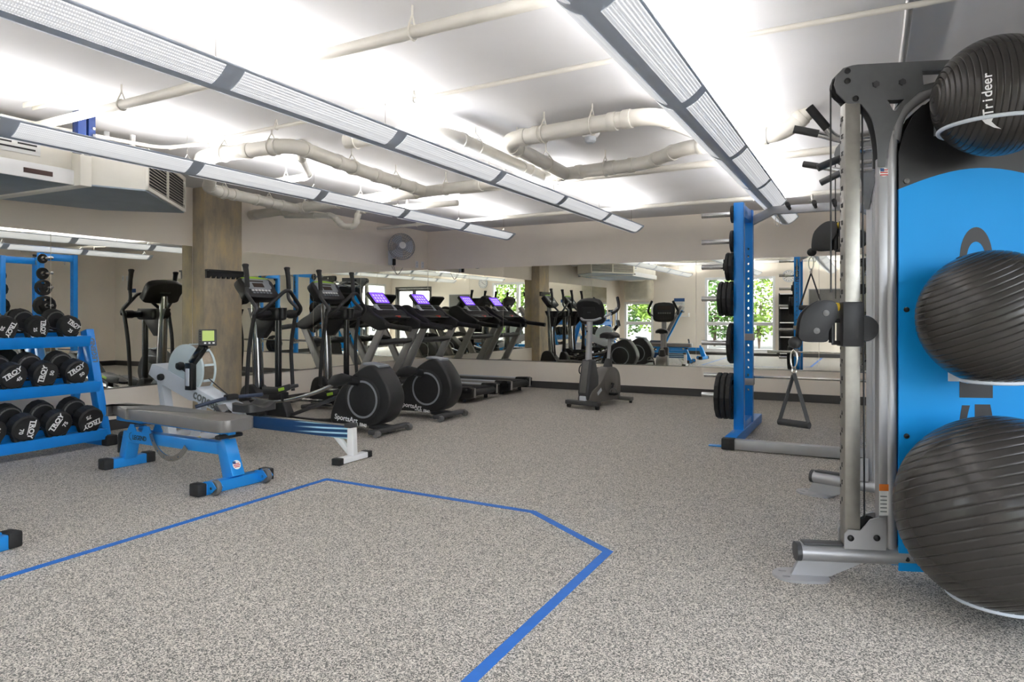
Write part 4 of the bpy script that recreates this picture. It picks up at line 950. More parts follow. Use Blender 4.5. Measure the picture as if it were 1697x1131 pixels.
# ------------------------------------------------------------------ half rack
rk = thing('power_rack', 'blue half rack with silver cross beams and plate horns', 'power rack', (-.50, 7.1, 0))
def rp_(m): return m.tr(Matrix.Translation((.50, -7.1, 0)))
XA, XB = -1.107, .107; YR, YFr = 6.90, 7.47; ZT = 2.27
HOR = [(2.165, .20), (1.905, .20), (1.66, .20), (1.35, .20), (.92, .20), (.41, .20)]
for X, sg in ((XA, -1), (XB, 1)):
    rp_(M().bb(X - .047, X + .047, YR - .04, YR + .04, .09, ZT)).build('rear_upright', 'blue', rk, bevel=.006)
    # front upright: side walls and perforated plates with real holes
    zs = [.42 + .0765 * k for k in range(20)]
    pl_o = [(X - .047, .09), (X + .047, .09), (X + .047, ZT), (X - .047, ZT)]
    holes = [circ(X, z, .0145, 12) for z in zs]
    m = M().flat(pl_o, holes, YFr - .04, YFr - .035, 'xz').flat(pl_o, holes, YFr + .035, YFr + .04, 'xz').bb(X - .047, X - .042, YFr - .036, YFr + .036, .09, ZT).bb(X + .042, X + .047, YFr - .036, YFr + .036, .09, ZT).bb(X - .047, X + .047, YFr - .04, YFr + .04, ZT - .004, ZT)
    rp_(m).build('front_upright', 'blue', rk, smooth=0)
    rp_(M().bb(X - .052, X + .052, 6.36, 8.08, .0, .095)).build('base_foot', 'blue', rk, bevel=.006)
    rp_(M().bb(X - .056, X + .056, 6.29, 6.375, 0, .10)).build('foot_cap', 'rubber', rk, bevel=.008)
    rp_(M().bb(X - sg * -.05, X + sg * .19, 6.40, 6.47, 0, .012)).build('anchor_tab', 'blue_bright', rk, bevel=.003)
    rp_(M().bb(X - .04, X + .04, YR + .04, YFr - .04, ZT - .13, ZT - .01)).build('top_side_beam', 'blue', rk, bevel=.005)
    rp_(M().bb(X - .04, X + .04, YR + .04, YFr - .04, .095, .16)).build('lower_side_beam', 'blue', rk, bevel=.005)
    for k, (z, L) in enumerate(HOR):
        rp_(M().cyl((X + sg * .045, YR, z), (X + sg * .355, YR, z), .0245, 16)).build('plate_horn', 'chrome', rk, bevel=.003)
    for z in (.965, .505):
        rp_(M().bb(X - .056, X + .056, YFr - .05, YFr + .05, z - .035, z + .035)).build('bracket_collar', 'silver', rk, bevel=.004)
    # bar catch on the open side
    rp_(M().prism([(YFr + .04, .60), (YFr + .05, .46), (YFr + .16, .50), (YFr + .20, .56), (YFr + .185, .57), (YFr + .14, .535), (YFr + .08, .53), (YFr + .075, .60)], X - .03, X + .03, 'yz')).build('bar_catch', 'silver', rk, bevel=.003)
    rp_(M().bb(X - .01, X + .01, YFr + .045, YFr + .06, ZT - .42, ZT - .12)).build('cable_guide', 'steel', rk)
rp_(M().bb(XA + .047, XB - .047, 6.30, 6.38, .005, .095)).build('base_crossbeam', 'silver', rk, bevel=.008)
bar = [(XA + .05, ZT - .15), (XA + .05, ZT - .06), (XA + .23, ZT + .025), (XB - .23, ZT + .025), (XB - .05, ZT - .06), (XB - .05, ZT - .15), (XB - .25, ZT - .055), (XA + .25, ZT - .055)]
rp_(M().prism(bar, YFr - .035, YFr + .035, 'xz')).build('front_crossbeam', 'silver', rk, bevel=.006)
for x in (XA + .40, XA + .64, XB - .40):
    rp_(M().cyl((x, YFr - .03, ZT - .01), (x, YFr - .19, ZT + .0), .017, 12).cyl((x, YFr - .15, ZT - .001), (x, YFr - .26, ZT + .004), .022, 12)).build('pullup_grip', 'rubber', rk)
rp_(M().tube([(XA + .28 + .02 * math.cos(a), YFr, ZT - .125 + .05 * math.sin(a)) for a in [2 * PI * k / 14 for k in range(14)]], .004, 6, closed=True)).build('carabiner', 'steel', rk)
rp_(M().tube([(XA + .28, YFr, ZT - .08), (XA + .28, YFr, ZT - .05)], .006, 6)).build('eye_bolt', 'steel', rk)
text('LEGEND', .075, 'ink_black', rk, frame((XB + .5, YFr + .0415 - 7.1, 1.7), (0, 0, 1), (1, 0, 0)), bold=.002)
text('LEGEND', .075, 'ink_black', rk, frame((XA + .5, YFr + .0415 - 7.1, 1.9), (0, 0, 1), (1, 0, 0)), bold=.002)
# weight plates: each its own thing
RADII = {'2.5': (.084, .022), '5': (.105, .026), '10': (.137, .030), '25': (.168, .040), '35': (.195, .042), '45': (.225, .046)}
def plate(size, x, y, z, label, sg, grp):
    r_, th = RADII[size]
    p = thing('weight_plate', label, 'weight plate', (x, y, z), 0, grp)
    w_ = th / 2
    # ring and hub solid, web between with three grip holes for the larger ones
    def T3(m): return m
    prof = [(.0265, -w_), (r_ * .40, -w_), (r_ * .44, -w_ * .55)] + ([(r_ * .80, -w_ * .55)] if r_ < .13 else []) 
    if r_ < .13:
        prof += [(r_ * .84, -w_), (r_ * .97, -w_), (r_, -w_ * .6), (r_, w_ * .6), (r_ * .97, w_), (r_ * .84, w_), (r_ * .80, w_ * .55), (r_ * .44, w_ * .55), (r_ * .40, w_), (.0265, w_), (.0265, -w_)]
        M().lathe(prof, (0, 0, 0), (1, 0, 0), 28).build('disc', 'rubber', p)
    else:
        M().lathe([(.0265, -w_), (r_ * .36, -w_), (r_ * .38, -w_ * .8), (r_ * .38, w_ * .8), (r_ * .36, w_), (.0265, w_), (.0265, -w_)], (0, 0, 0), (1, 0, 0), 24).build('hub', 'rubber', p)
        M().lathe([(r_ * .80, -w_), (r_ * .97, -w_), (r_, -w_ * .7), (r_, w_ * .7), (r_ * .97, w_), (r_ * .80, w_), (r_ * .78, 0), (r_ * .80, -w_)], (0, 0, 0), (1, 0, 0), 12).build('rim', 'rubber', p, smooth=20)
        hs = []
        for k in range(3):
            a0 = PI / 2 + 2 * PI * k / 3; aa = [a0 + (i / 8 - .5) * 1.05 for i in range(9)]
            hs.append([(r_ * .75 * math.cos(a), r_ * .75 * math.sin(a)) for a in aa] + [(r_ * .50 * math.cos(a), r_ * .50 * math.sin(a)) for a in aa[::-1]])
        M().flat(circ(0, 0, r_ * .82, 36), hs + [circ(0, 0, .0275, 16)], -w_ * .5, w_ * .5, 'yz').build('web', 'rubber', p)
    M().lathe([(.0262, -w_ - .001), (.036, -w_ - .001), (.036, w_ + .001), (.0262, w_ + .001), (.0262, -w_ - .001)], (0, 0, 0), (1, 0, 0), 16).build('bushing', 'steel', p)
    return p
load = [['2.5'], ['5'], ['10', '10'], ['25', '25', '25'], ['35'], ['45', '45', '45']]
hn = ['top horn', 'second horn down', 'third horn down', 'fourth horn down', 'fifth horn down', 'bottom horn']
on = ['innermost', 'between two others', 'outermost']
for X, sg, side in ((XA, -1, 'left rack post'), (XB, 1, 'right rack post')):
    for k, ps in enumerate(load):
        z = HOR[k][0]; x = X + sg * .048
        for j, s_ in enumerate(ps):
            th = RADII[s_][1]; x += sg * (th / 2 + .003)
            extra = '' if len(ps) == 1 else ', ' + (on[j] if not (len(ps) == 2 and j == 1) else on[2])
            plate(s_, x, YR, z + .0245 - .0263, 'black %s weight plate on the %s, %s%s' % ({'2.5': 'smallest', '5': 'small', '10': 'medium', '25': 'large', '35': 'larger', '45': 'largest'}[s_], hn[k], side, extra), sg, 'weight plates on the blue rack')
            x += sg * (th / 2 + .003)
cl = thing('spring_collar', 'black spring clip closing the third horn of the blue rack', 'clip', (XA - .048 - .085, YR, 1.66))
M().lathe([(.026, -.016), (.040, -.014), (.040, .014), (.026, .016), (.026, -.016)], (0, 0, 0), (1, 0, 0), 16).build('ring', 'black', cl)
M().box((0, .0, .052), (.03, .02, .035)).build('lever', 'black', cl, bevel=.005)
# barbell lying in the catches
bb_ = thing('barbell', 'steel barbell lying in the low catches of the blue rack', 'barbell', (-.50, YFr + .105, .548))
M().cyl((-.66, 0, 0), (.66, 0, 0), .014, 14).build('shaft', 'steel', bb_)
for s_ in (-1, 1):
    M().cyl((s_ * .66, 0, 0), (s_ * 1.08, 0, 0), .025, 16).build('sleeve', 'chrome', bb_)
    M().cyl((s_ * .645, 0, 0), (s_ * .675, 0, 0), .036, 16).build('collar', 'chrome', bb_)
# ------------------------------------------------------------------ dual cable machine
ftm = thing('cable_machine', 'silver dual-tower cable machine with blue side shroud', 'cable machine', (.25, 4.22, 0))
FO = Matrix.Translation((-.25, -4.22, 0))
CA, SA = math.cos(math.radians(20)), math.sin(math.radians(20))
def TW(tip, s_):      # tower frame: x along the tower, y outward, z up
    m = Matrix(((CA, SA, 0, tip[0]), (s_ * SA, -s_ * CA, 0, tip[1]), (0, 0, 1, 0), (0, 0, 0, 1))); return FO @ m
TN, TF = TW((-.30, 3.40), 1), TW((-.34, 5.03), -1)
def tower(F, near):
    NP = lambda: M(F)
    # floor beam, end cap, anti-slip strip, foot plate
    NP().tube([(.02, 0, .118), (.6, 0, .118), (1.2, 0, .118)], .048, 16, squash=.85).build('base_tube', 'silver', ftm)
    NP().tube([(.0, 0, .118), (.021, 0, .118)], .050, 16, squash=.85).build('tube_cap', 'dark_grey', ftm)
    NP().bb(.03, .205, -.03, .03, .155, .164).build('tread_strip', 'dark_grey', ftm, bevel=.003)
    NP().prism([(.015, .085), (.30, .085), (.15, .012), (-.02, .012)], -.012, .012, 'xz').build('foot_gusset', 'silver', ftm, smooth=0)
    NP().flat(cspline([(-.10, 0), (-.06, -.07), (.03, -.085), (.13, -.06), (.13, .06), (.03, .085), (-.06, .07)], 4), [rrect(-.065, -.03, -.045, -.025, .008, 3), rrect(-.065, -.03, .025, .045, .008, 3)], 0, .012, 'xy').build('foot_plate', 'white' if False else 'silver', ftm, smooth=0)
    # numbered guide post
    gp = NP().bb(.205, .272, -.034, .034, .135, 2.15).build('guide_post', 'post_steel', ftm, bevel=.006)
    for k in range(23):
        z = .36 + k * .0783
        a_ = text(str(k + 1), .028, 'ink_black', gp, F @ frame((.2038, .012 if False else .0, z), (0, -1, 0) if True else 0, (0, 0, 1)) if True else None, bold=.0004)
        M(F).cyl((.2052, -.022, z - .02), (.2046, -.022, z - .02), .008, 8).build('pin_hole', 'ink_black', gp, smooth=0) if near else None
    # post bracket with lower pulley
    for yy in (-.045, .037):
        NP().prism([(.20, .15), (.20, .215), (.215, .235), (.27, .235), (.31, .285), (.345, .295), (.375, .295), (.375, .15)], yy, yy + .008, 'xz').build('pulley_bracket', 'silver', ftm, smooth=0)
    NP().lathe([(.01, -.012), (.052, -.012), (.045, 0), (.052, .012), (.01, .012)], (.315, 0, .235), (0, 1, 0), 20).build('lower_pulley', 'black', ftm)
    for (x, z) in ((.225, .20), (.335, .205)): NP().lathe([(.014, 0), (.014, .006), (.008, .01), (0, .01)], (x, .045, z), (0, 1, 0), 12).build('bolt', 'black', ftm)
    # main upright bending over at the top
    up_ = [(.385, 0, .15), (.385, 0, 1.86), (.40, 0, 1.98), (.445, 0, 2.09), (.52, 0, 2.165), (.62, 0, 2.20), (.95, 0, 2.20), (1.06, 0, 2.17), (1.11, 0, 2.08), (1.13, 0, 1.95), (1.13, 0, .15)]
    NP().tube(spline([(.43 if False else x + (.022 if x < .42 else 0), y, z) for x, y, z in up_], 4), .030, 14).build('frame_tube', 'silver', ftm)
    uf = NP().bb(.352, .398, -.024, .024, .15, 1.90).build('upright_flat', 'silver', ftm, bevel=.006)
    # top gusset plates with pulley between
    ol = spline([(.345, 1.86, 0), (.343, 1.95, 0), (.32, 2.07, 0), (.275, 2.14, 0)], 4)
    ol = [(p.x, p.y) for p in ol] + [(.215, 2.145)] + [(.235 - .075 * math.cos(a), 2.235 + .08 * math.sin(a)) for a in [math.radians(-60 + 30 * k) for k in range(6)]] + [(.26, 2.318), (1.0, 2.325), (1.0, 2.215), (.63, 2.215)]
    ol += [(.52, 2.185), (.455, 2.125), (.41, 2.03), (.39, 1.95), (.375, 1.86)]
    tri = [(.385, 2.155), (.455, 2.155), (.422, 2.105), (.41, 2.105)]
    slot = [(.52, 2.275), (.70, 2.275), (.70, 2.235), (.685, 2.262), (.54, 2.262)]
    slot = [(.53, 2.28), (.72, 2.28), (.72, 2.24), (.62, 2.235), (.535, 2.215)]
    for yy in (.026, -.034):
        pl_ = NP().flat(ol, [tri, slot], yy, yy + .008, 'xz').build('top_gusset', 'grey_plate', ftm)
        o_ = 1 if yy > 0 else -1; yb_ = yy + .008 if yy > 0 else yy
        for (x, z) in ((.215, 2.29), (.215, 2.245), (.25, 2.165)): NP().lathe([(.013, 0), (.013, .006), (.007, .009), (0, .009)], (x, yb_, z), (0, o_, 0), 12).build('bolt', 'black', pl_)
        for (x, z) in ((.335, 2.225), (.445, 2.23)): NP().lathe([(.015, 0), (.015, .010), (0, .010)], (x, yb_, z), (0, o_, 0), 6).build('hex_bolt', 'dark_grey', pl_)
    NP().lathe([(.01, -.015), (.068, -.015), (.058, 0), (.068, .015), (.01, .015)], (.222, 0, 2.225), (0, 1, 0), 24).build('top_pulley', 'black', ftm)
    # shroud: black crown over a blue panel, on the outer and inner face
    for yy in (.034, -.040):
        arc = [(.43, .06), (1.10, .06), (1.10, 1.83)] + [(x, 1.755 + .085 * math.sin(PI * (x - .43) / .67 * 1.0 + .0)) for x in [1.10 - .67 * k / 16 for k in range(1, 16)]] + [(.43, 1.755)]
        pn = NP().prism(arc, yy, yy + .006, 'xz').build('shroud_panel', 'blue_panel', ftm, smooth=0)
        top = [(x, 1.755 + .085 * math.sin(PI * (x - .43) / .67)) for x in [.43 + .67 * k / 16 for k in range(17)]]
        crown = top + [(1.10, 1.95), (1.08, 2.06), (1.03, 2.14), (.93, 2.17), (.65, 2.17), (.56, 2.145), (.49, 2.08), (.45, 2.0), (.43, 1.92)]
        cw = NP().prism(crown, yy, yy + .006, 'xz').build('shroud_crown', 'black', ftm, smooth=0)
        o_ = 1 if yy > 0 else -1; yb_ = yy + .006 if yy > 0 else yy
        for (x, z) in ((.462, 1.22), (.462, .66), (.465, .115), (1.06, 1.22), (1.06, .66)): NP().lathe([(.012, 0), (.011, .006), (.005, .009), (0, .009)], (x, yb_, z), (0, o_, 0), 12).build('bolt', 'ink_black', pn)
        NP().lathe([(.013, 0), (.012, .006), (0, .009)], (.462, yb_, 1.79), (0, o_, 0), 12).build('bolt', 'mid_grey', cw)
        NP().bb(.575, .66, yb_ - .001, yb_ + .002, 1.985, 2.055).build('crown_badge', 'ring_grey', cw, smooth=0)
        mt = F @ frame((.755, yb_ + o_ * .0008, .875), (0, 0, 1), (-1, 0, 0) if o_ * (1 if near else -1) > 0 else (1, 0, 0))
        text('LEGEND', .18, 'ink_black', pn, mt, sx=2.1, bold=.006)
    # cable and trolley
    NP().tube([(.156, -.004, 2.22), (.156, 0, 1.30)], .004, 6).build('cable', 'ink_black', ftm)
    NP().tube([(.29, 0, 2.2), (.30, 0, .28)], .004, 6).build('cable', 'ink_black', ftm)
    zt = 1.155 if near else 1.70
    tl = NP().bb(.193, .284, -.046, .046, zt - .10, zt + .10).build('trolley', 'charcoal', ftm, bevel=.005)
    NP().lathe([(0, -.02), (.055, -.02), (.06, 0), (.055, .02), (0, .02)], (.30, 0, zt - .02), (0, 1, 0), 20).build('trolley_pulley', 'charcoal', tl)
    NP().lathe([(.0, 0), (.018, .0), (.02, .018), (0, .03)], (.19, .0, zt + .078), (-1, 0, 0), 14).build('pull_pin', 'yellow', tl)
    NP().cyl((.16, 0, zt + .015), (.16, 0, zt - .085), .014, 10).build('pivot_bar', 'black', tl)
    for z in (zt + .015, zt - .085): NP().cyl((.16, 0, z), (.20, 0, z), .010, 8).build('pivot_arm', 'black', tl)
    hp = cspline([(.165, .10), (.10, .105), (.03, .05), (.01, -.03), (.02, -.075), (.09, -.082), (.135, -.075), (.14, -.03), (.165, .01), (.178, .055)], 4)
    for yy in (-.03, .022):
        NP().prism([(x, z + zt) for x, z in hp], yy, yy + .008, 'xz').build('swivel_plate', 'charcoal', tl, bevel=.003)
    NP().lathe([(.01, -.02), (.06, -.02), (.05, 0), (.06, .02), (.01, .02)], (.10, 0, zt + .02), (0, 1, 0), 20).build('swivel_pulley', 'black', tl)
    for (x, z) in ((.125, .05), (.085, -.03)): NP().lathe([(.014, 0), (.014, .005), (0, .007)], (x, .030, zt + z), (0, 1, 0), 12).build('bolt', 'mid_grey', tl)
    NP().ell((.0, 0, zt - .085), (.030, .030, .028), 14, 10).build('stop_ball', 'rubber', tl)
    # strap handle with carabiner hangs from the ball
    st = thing('strap_handle', 'black stirrup strap handle hanging from the %s cable tower' % ('nearer' if near else 'farther'), 'handle', (F @ Vector((-.005, 0, zt - .11))) + Vector((.25, 4.22, 0)))
    G = Matrix.Rotation(math.radians(-25 if near else -10), 4, 'Z')
    k_ = 1.0 if near else 1.0
    M(G).tube([(.016 * math.cos(a), 0, -.05 + .042 * math.sin(a)) for a in [2 * PI * k / 16 for k in range(16)]], .004, 6, closed=True).build('carabiner', 'steel', st)
    M(G).tube([(0, .0 + .018 * math.cos(a), -.105 + .018 * math.sin(a)) for a in [2 * PI * k / 14 for k in range(14)]], .004, 6, closed=True).build('ring', 'steel', st)
    for s2 in (-1, 1): M(G).beam((0, 0, -.115), (s2 * .070, 0, -.335), .028, .004, (s2, 0, .3)).build('strap', 'strap', st)
    M(G).cyl((-.075, 0, -.345), (.075, 0, -.345), .016, 14).build('grip', 'rubber', st)
tower(TN, True); tower(TF, False)
# decals on the near upright
M(TN).bb(.353, .393, .0245, .0255, .30, .44).build('warning_decal', 'label_white', ftm, smooth=0)
M(TN).bb(.353, .393, .0255, .0260, .41, .44).build('warning_band', 'orange', ftm, smooth=0)
for k in range(5): M(TN).bb(.358, .386, .0255, .0259, .315 + k * .017, .320 + k * .017).build('decal_text', 'ink_grey', ftm, smooth=0)
M(TN).lathe([(.02, 0), (.02, .0008), (0, .001)], (.374, .0245, 1.835), (0, 1, 0), 18).build('flag_decal', 'label_white', ftm)
for k in range(3): M(TN).bb(.358, .390, .0254, .0262, 1.820 + k * .011, 1.825 + k * .011).build('flag_stripe', 'red', ftm, smooth=0)
M(TN).bb(.358, .374, .0254, .0264, 1.838, 1.852).build('flag_canton', 'sign_blue', ftm, smooth=0)
# cross member joining both towers with pull-up grips
pA, pB = TN @ Vector((.44, -.03, 2.06)), TF @ Vector((.44, -.03, 2.06))
M().tube([pA, pB], .032, 14).build('crossbar', 'silver', ftm)
rA, rB = TN @ Vector((1.15, 0, 2.2)), TF @ Vector((1.15, 0, 2.2))
M().tube([rA, rB], .032, 14).build('rear_crossbar', 'silver', ftm)
rA, rB = TN @ Vector((1.15, 0, .118)), TF @ Vector((1.15, 0, .118))
M().tube([rA, rB], .04, 14).build('rear_base_tube', 'silver', ftm)
for t, dx, dz in ((.18, -.34, .05), (.36, -.24, -.05), (.64, -.24, -.05), (.82, -.34, .05)):
    c = pA.lerp(pB, t)
    g = M().tube(fillet([c, c + Vector((dx * .6, 0, 0)), c + Vector((dx, -.03 if t < .5 else .03, dz))], .04), .016, 12).build('pullup_bar', 'chrome', ftm)
    e_ = c + Vector((dx, -.03 if t < .5 else .03, dz)); d_ = Vector((dx, -.06 if t < .5 else .06, dz * 2)).normalized()
    M().cyl(e_ - d_ * .02, e_ + d_ * .10, .020, 12).build('pullup_grip', 'dark_grey', g)
c = pA.lerp(pB, .05)
M().tube(fillet([c, c + Vector((-.24, .05, -.02)), c + Vector((-.34, .02, .12))], .05), .017, 12).build('pullup_bar', 'chrome', ftm)
M().tube([c + Vector((-.28, .035, .04)), c + Vector((-.36, .015, .15))], .021, 12).build('pullup_grip', 'rubber', ftm)
# ------------------------------------------------------------------ ball holder rings and exercise balls
def ball(label, d, R_, px, py, tilt, ringdrop, logo=False):
    # centre from viewing depth
    q_ = (px - 848.5) / 1145.0; a = YAW
    F_ = Vector((-math.sin(a), math.cos(a), 0)); R = Vector((math.cos(a), math.sin(a), 0))
    c = (F_ + R * q_) * d; c.z = 1.2 + (521 - py) / 1145.0 * d
    b = thing('exercise_ball', label, 'exercise ball', c, 0, 'grey exercise balls on the side of the cable machine')
    # sphere with fine ribs around a tilted axis
    prof = [(0, -R_)]; NR = 26; e_ = .0035 / R_
    for i in range(NR + 1):
        t = math.radians(16) + math.radians(148) * i / NR
        for dt, rr_ in ((-e_, R_), (0, R_ - .0035), (e_, R_)): prof.append((rr_ * math.sin(t + dt), -rr_ * math.cos(t + dt)))
        if i < NR:
            for k in (1, 2, 3):
                t2 = t + math.radians(148) / NR * k / 4; prof.append((R_ * math.sin(t2), -R_ * math.cos(t2)))
    a0 = math.radians(16)
    prof[1:1] = [(R_ * math.sin(a0 * k / 4), -R_ * math.cos(a0 * k / 4)) for k in (1, 2, 3)]
    prof += [(R_ * math.sin(PI - a0 * k / 4), -R_ * math.cos(PI - a0 * k / 4)) for k in (3, 2, 1)] + [(0, R_)]
    ax = Vector(tilt).normalized()
    M().lathe(prof, (0, 0, 0), ax, 64).build('ball_skin', 'ball', b, smooth=60)
    M().lathe([(0, 0), (.012, .0), (.012, .003), (0, .004)], ax * (-R_ * .998), -ax, 12).build('valve_plug', 'black', b)
    if logo:
        tc = (Vector((0, 0, 1.2)) - c).normalized()
        base = Matrix.Rotation(math.radians(-8), 3, 'Z') @ tc
        sz = R_ * .20
        side = base.cross(Vector((0, 0, 1))).normalized(); upv = side.cross(base).normalized()
        # letters wrapped on the skin, reading upward
        word = 'Trideer'; 
        for i, ch in enumerate(word):
            ang = math.radians(-13 + i * 5.6)
            p = (base * math.cos(ang) + upv * math.sin(ang)).normalized()
            tx = (upv * math.cos(ang) - base * math.sin(ang)).normalized()
            ty = p.cross(tx)
            text(ch, sz, 'ink', b, frame(p * (R_ * 1.002), tx, ty), bold=.0006)
        # leaping emblem
        ang = math.radians(-22); p = (base * math.cos(ang) + upv * math.sin(ang)).normalized(); tx = (upv * math.cos(ang) - base * math.sin(ang)).normalized(); ty = p.cross(tx)
        fm = frame(p * (R_ * 1.002), tx, ty)
        M(fm).prism([(.03, .028), (.012, .012), (.018, -.004), (.03, -.016), (.016, -.014), (0, -.006), (-.022, -.02), (-.036, -.034), (-.026, -.012), (-.012, .004), (-.004, .014), (.014, .024)], 0, .001, 'xy').build('emblem', 'ink', b, smooth=0)
    # holder ring with arm back to the panel
    zr = c.z - ringdrop; rr = math.sqrt(max(.01, R_ * R_ - ringdrop * ringdrop)) + .006
    n_ = Vector((SA, -CA, 0)); pl0 = Vector((-.30, 3.40, 0)) + n_ * .040
    dist = (Vector((c.x, c.y, 0)) - pl0).dot(n_)
    foot = Vector((c.x, c.y, zr)) - n_ * dist
    off = Vector((-.25, -4.22, 0))
    rg = M().tube([Vector((c.x + rr * math.cos(t), c.y + rr * math.sin(t), zr)) + off for t in [2 * PI * k / 48 for k in range(48)]], .008, 10, closed=True).build('ball_ring', 'light_grey', ftm)
    if dist > rr: M().tube([foot + off, Vector((c.x, c.y, zr)) - n_ * (rr - .004) + off], .010, 8).build('ring_arm', 'light_grey', rg)
    sd = n_.cross(Vector((0, 0, 1)))
    M().box(foot + n_ * .004 + off, (.10, .008, .05), (0, 0, math.radians(20))).build('ring_plate', 'light_grey', rg)
    return b
ball('small dark grey exercise ball on the top ring of the cable machine', 2.80, .238, 1654, 160, (1, .25, .0), .125, True)
ball('medium dark grey exercise ball on the middle ring of the cable machine', 2.78, .272, 1645, 527, (.42, .05, -.90), .255)
ball('largest dark grey exercise ball on the lowest ring near the floor', 2.70, .375, 1660, 850, (-.35, .3, 1), .33)
# ------------------------------------------------------------------ front wall things seen in the mirrors
ck = thing('wall_clock', 'round white wall clock on the window wall', 'clock', (-2.0, YF, 2.27))
M().lathe([(.0, 0), (.17, 0), (.17, .03), (.155, .04), (.15, .028), (0, .028)], (0, 0, 0), (0, 1, 0), 32).build('case', 'light_grey', ck)
M().lathe([(.0, .0285), (.15, .0285), (.15, .030), (0, .030)], (0, 0, 0), (0, 1, 0), 32).build('dial', 'white', ck)
for k in range(12):
    a = 2 * PI * k / 12; M().box((.125 * math.sin(a), .032, .125 * math.cos(a)), (.012, .003, .025), (0, a, 0)).build('hour_mark', 'ink_black', ck, smooth=0)
M().beam((0, .034, 0), (.05, .034, .055), .010, .003, (0, 1, 0)).build('hour_hand', 'ink_black', ck)
M().beam((0, .036, 0), (-.09, .036, -.05), .008, .003, (0, 1, 0)).build('minute_hand', 'ink_black', ck)
sg_ = thing('notice_sign', 'white notice with blue header on the wall between the windows', 'sign', (-5.08, YF, 1.62))
M().bb(-.16, .16, 0, .006, -.16, .06).build('notice_sheet', 'label_white', sg_, smooth=0)
M().bb(-.16, .16, .006, .008, .06 - .10, .06).build('notice_header', 'sign_blue', sg_, smooth=0)
for k in range(4): M().bb(-.12, .12 - .03 * (k % 2), .006, .0072, -.065 - k * .022, -.058 - k * .022).build('notice_line', 'ink_grey', sg_, smooth=0)
sh = thing('wall_shelf', 'small white ledge shelf on the wall between the windows', 'shelf', (-5.05, YF, 1.12))
M().bb(-.28, .28, 0, .14, 0, .025).build('board', 'white', sh, bevel=.003)
M().bb(-.28, -.255, 0, .14, .025, .12).bb(.255, .28, 0, .14, .025, .12).build('side_bracket', 'white', sh, bevel=.003)
bs = thing('storage_shelf', 'black storage shelf with pale shelf edges beside the large window', 'shelf', (-1.95, YF + .2, 0))
M().bb(-.28, -.25, -.18, .18, 0, 1.78).bb(.25, .28, -.18, .18, 0, 1.78).build('side_panel', 'black', bs, bevel=.003)
M().bb(-.25, .25, -.18, -.16, 0, 1.78).build('back_panel', 'black', bs, smooth=0)
for z in (.1, .55, .95, 1.35, 1.75):
    s2 = M().bb(-.25, .25, -.16, .17, z, z + .025).build('shelf_board', 'black', bs, smooth=0)
    M().bb(-.25, .25, .17, .178, z, z + .03).build('shelf_edge', 'label_white', s2, smooth=0)
gb = thing('notice_board', 'flat grey pin board on the wall beside the black shelf', 'board', (-1.05, YF, 1.55))
M().bb(-.42, .42, 0, .02, -.33, .33).build('felt', 'mid_grey', gb, smooth=0)
for a, b_, c, d in ((-.44, .44, .33, .35), (-.44, .44, -.35, -.33), (-.44, -.42, -.33, .33), (.42, .44, -.33, .33)): M().bb(a, b_, 0, .028, c, d).build('frame_strip', 'silver', gb, smooth=0)
sg2 = thing('notice_sign', 'white notice with blue header on the plain wall end beside the mirror', 'sign', (1.30, YB, 1.72))
M().bb(-.14, .14, -.006, 0, -.14, .07).build('notice_sheet', 'label_white', sg2, smooth=0)
M().bb(-.14, .14, -.008, -.006, -.02, .07).build('notice_header', 'sign_blue', sg2, smooth=0)
for k in range(2):
    sw = thing('light_switch', ['light switch beside the notice, nearer the mirror edge', 'light switch beside the notice, nearer the right corner'][k], 'switch', (1.48 + .16 * k, YB, 2.04))
    M().bb(-.04, .04, -.008, 0, -.06, .06).build('plate', 'white', sw, bevel=.003)
    M().bb(-.012, .012, -.014, -.008, -.025, .025).build('rocker', 'light_grey', sw)
# resistance bands on hooks on the left wall end
bh = thing('band_hooks', 'row of black wall hooks near the front corner', 'hooks', (XL + .0, .30, 1.30))
M().bb(0, .02, -.35, .35, -.03, .03).build('rail', 'black', bh, bevel=.003)
for k in range(6): M().tube(fillet([(.02, -.3 + k * .12, 0), (.10, -.3 + k * .12, -.01), (.11, -.3 + k * .12, .04)], .02), .007, 6).build('hook', 'black', bh)
for k in range(6):
    mt = ['black', 'blue', 'black', 'yellow', 'black', 'blue'][k]; y = -.3 + k * .12 + .30
    L_ = .42 + .05 * (k % 3)
    bd_ = M().tube([(.0 + .012 * math.cos(a), .035 * math.cos(a), -L_ / 2 + L_ / 2 * math.sin(a)) for a in [2 * PI * j / 28 for j in range(28)]], .010, 6, closed=True).build('resistance_band', mt)
    bd_.location = (XL + .075, y, 1.297)
    tag(bd_, ['black resistance band on the hook farthest from the mirror', 'blue resistance band next to the farthest black band', 'black resistance band between a blue and a yellow band', 'yellow resistance band on the wall hooks', 'black resistance band between a yellow and a blue band', 'blue resistance band on the hook nearest the mirror'][k], 'resistance band', 'bands on the wall hooks')
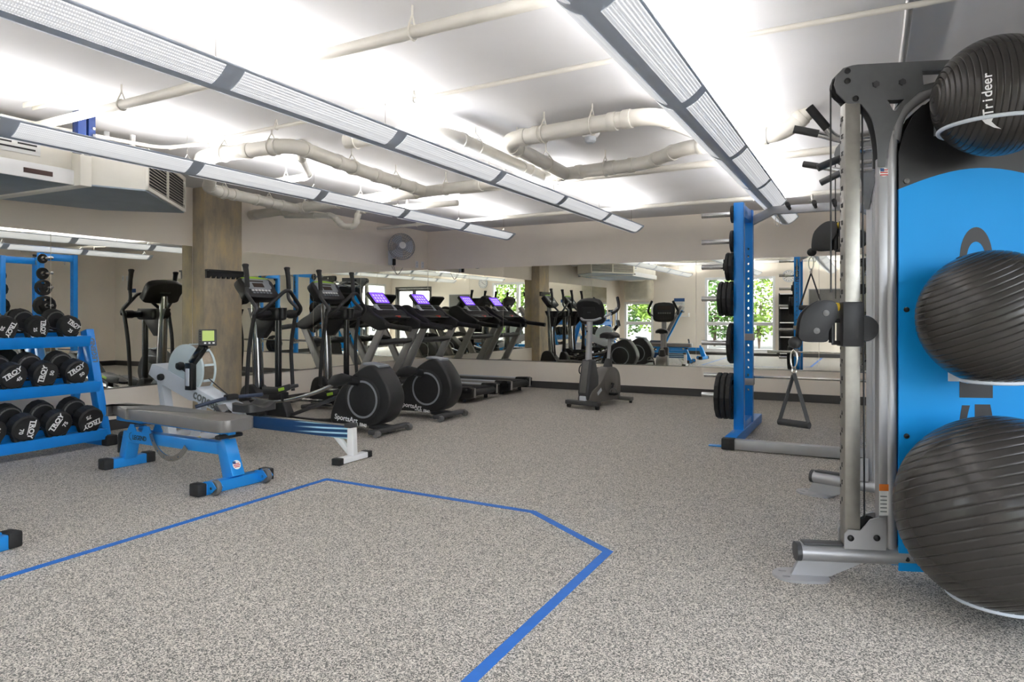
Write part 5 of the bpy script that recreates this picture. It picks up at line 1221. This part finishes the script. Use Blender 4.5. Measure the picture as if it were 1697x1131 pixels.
# ------------------------------------------------------------------ outside the windows
struct(M().bb(-30, 30, -40, YF - T, -.25, -.02).bb(XR + T, 30, YF - T, 30, -.25, -.02).build('ground_outside', 'ground_out', smooth=0))
def shrub(label, x, y, w_, h, matn, seed, nleaf=2600, group='garden shrubs outside the windows'):
    rnd = random.Random(seed); s = thing('garden_shrub', label, 'shrub', (x, y, -.02), 0, group)
    lf = M()
    for i in range(nleaf):
        u, v = rnd.random() * 2 * PI, rnd.random(); rr = (.55 + .45 * rnd.random())
        ph = math.acos(1 - 2 * v); p = Vector((w_ * math.sin(ph) * math.cos(u) * rr, w_ * .7 * math.sin(ph) * math.sin(u) * rr, h * .55 + h * .47 * math.cos(ph) * rr))
        p += Vector((rnd.gauss(0, .05), rnd.gauss(0, .05), rnd.gauss(0, .06)))
        a = Vector((rnd.gauss(0, 1), rnd.gauss(0, 1), rnd.gauss(0, .6))).normalized(); b_ = a.cross(Vector((rnd.gauss(0, 1), rnd.gauss(0, 1), rnd.gauss(0, 1)))).normalized()
        L_ = .07 + .05 * rnd.random(); lf.add([p - a * L_, p + b_ * L_ * .45, p + a * L_, p - b_ * L_ * .45], [(0, 1, 2, 3)])
    o = lf.build('foliage', matn, s, smooth=0, kind='stuff')
    for k in range(5):
        a = 2 * PI * k / 5; M().tube([(0, 0, 0), (.1 * math.cos(a), .1 * math.sin(a), h * .3), (w_ * .4 * math.cos(a), w_ * .3 * math.sin(a), h * .7)], [.03, .02, .008], 6).build('stem', 'bark', s)
    return s
HED = [(-10.6, -5.6, 'leaf_light'), (-8.7, -6.3, 'leaf'), (-7.0, -5.6, 'leaf_light'), (-5.2, -6.4, 'leaf'), (-3.5, -5.7, 'leaf_light'), (-1.8, -6.4, 'leaf'), (.0, -5.8, 'leaf_light'), (1.9, -6.5, 'leaf')]
ordn = ['first', 'second', 'third', 'fourth', 'fifth', 'sixth', 'seventh', 'eighth']
for k, (x, y, mt) in enumerate(HED):
    shrub('%s green shrub outside the windows, %s in the hedge' % ('light' if mt == 'leaf_light' else 'dark', ordn[k]), x, y, 1.25, 3.3 + .3 * (k % 3), mt, k + 1)
shrub('light green shrub standing alone outside the right wall window', 7.2, 1.2, 1.3, 3.0, 'leaf_light', 26)
shrub('dark green shrub outside the right wall, beyond the light one', 7.8, 4.2, 1.3, 3.2, 'leaf', 27)
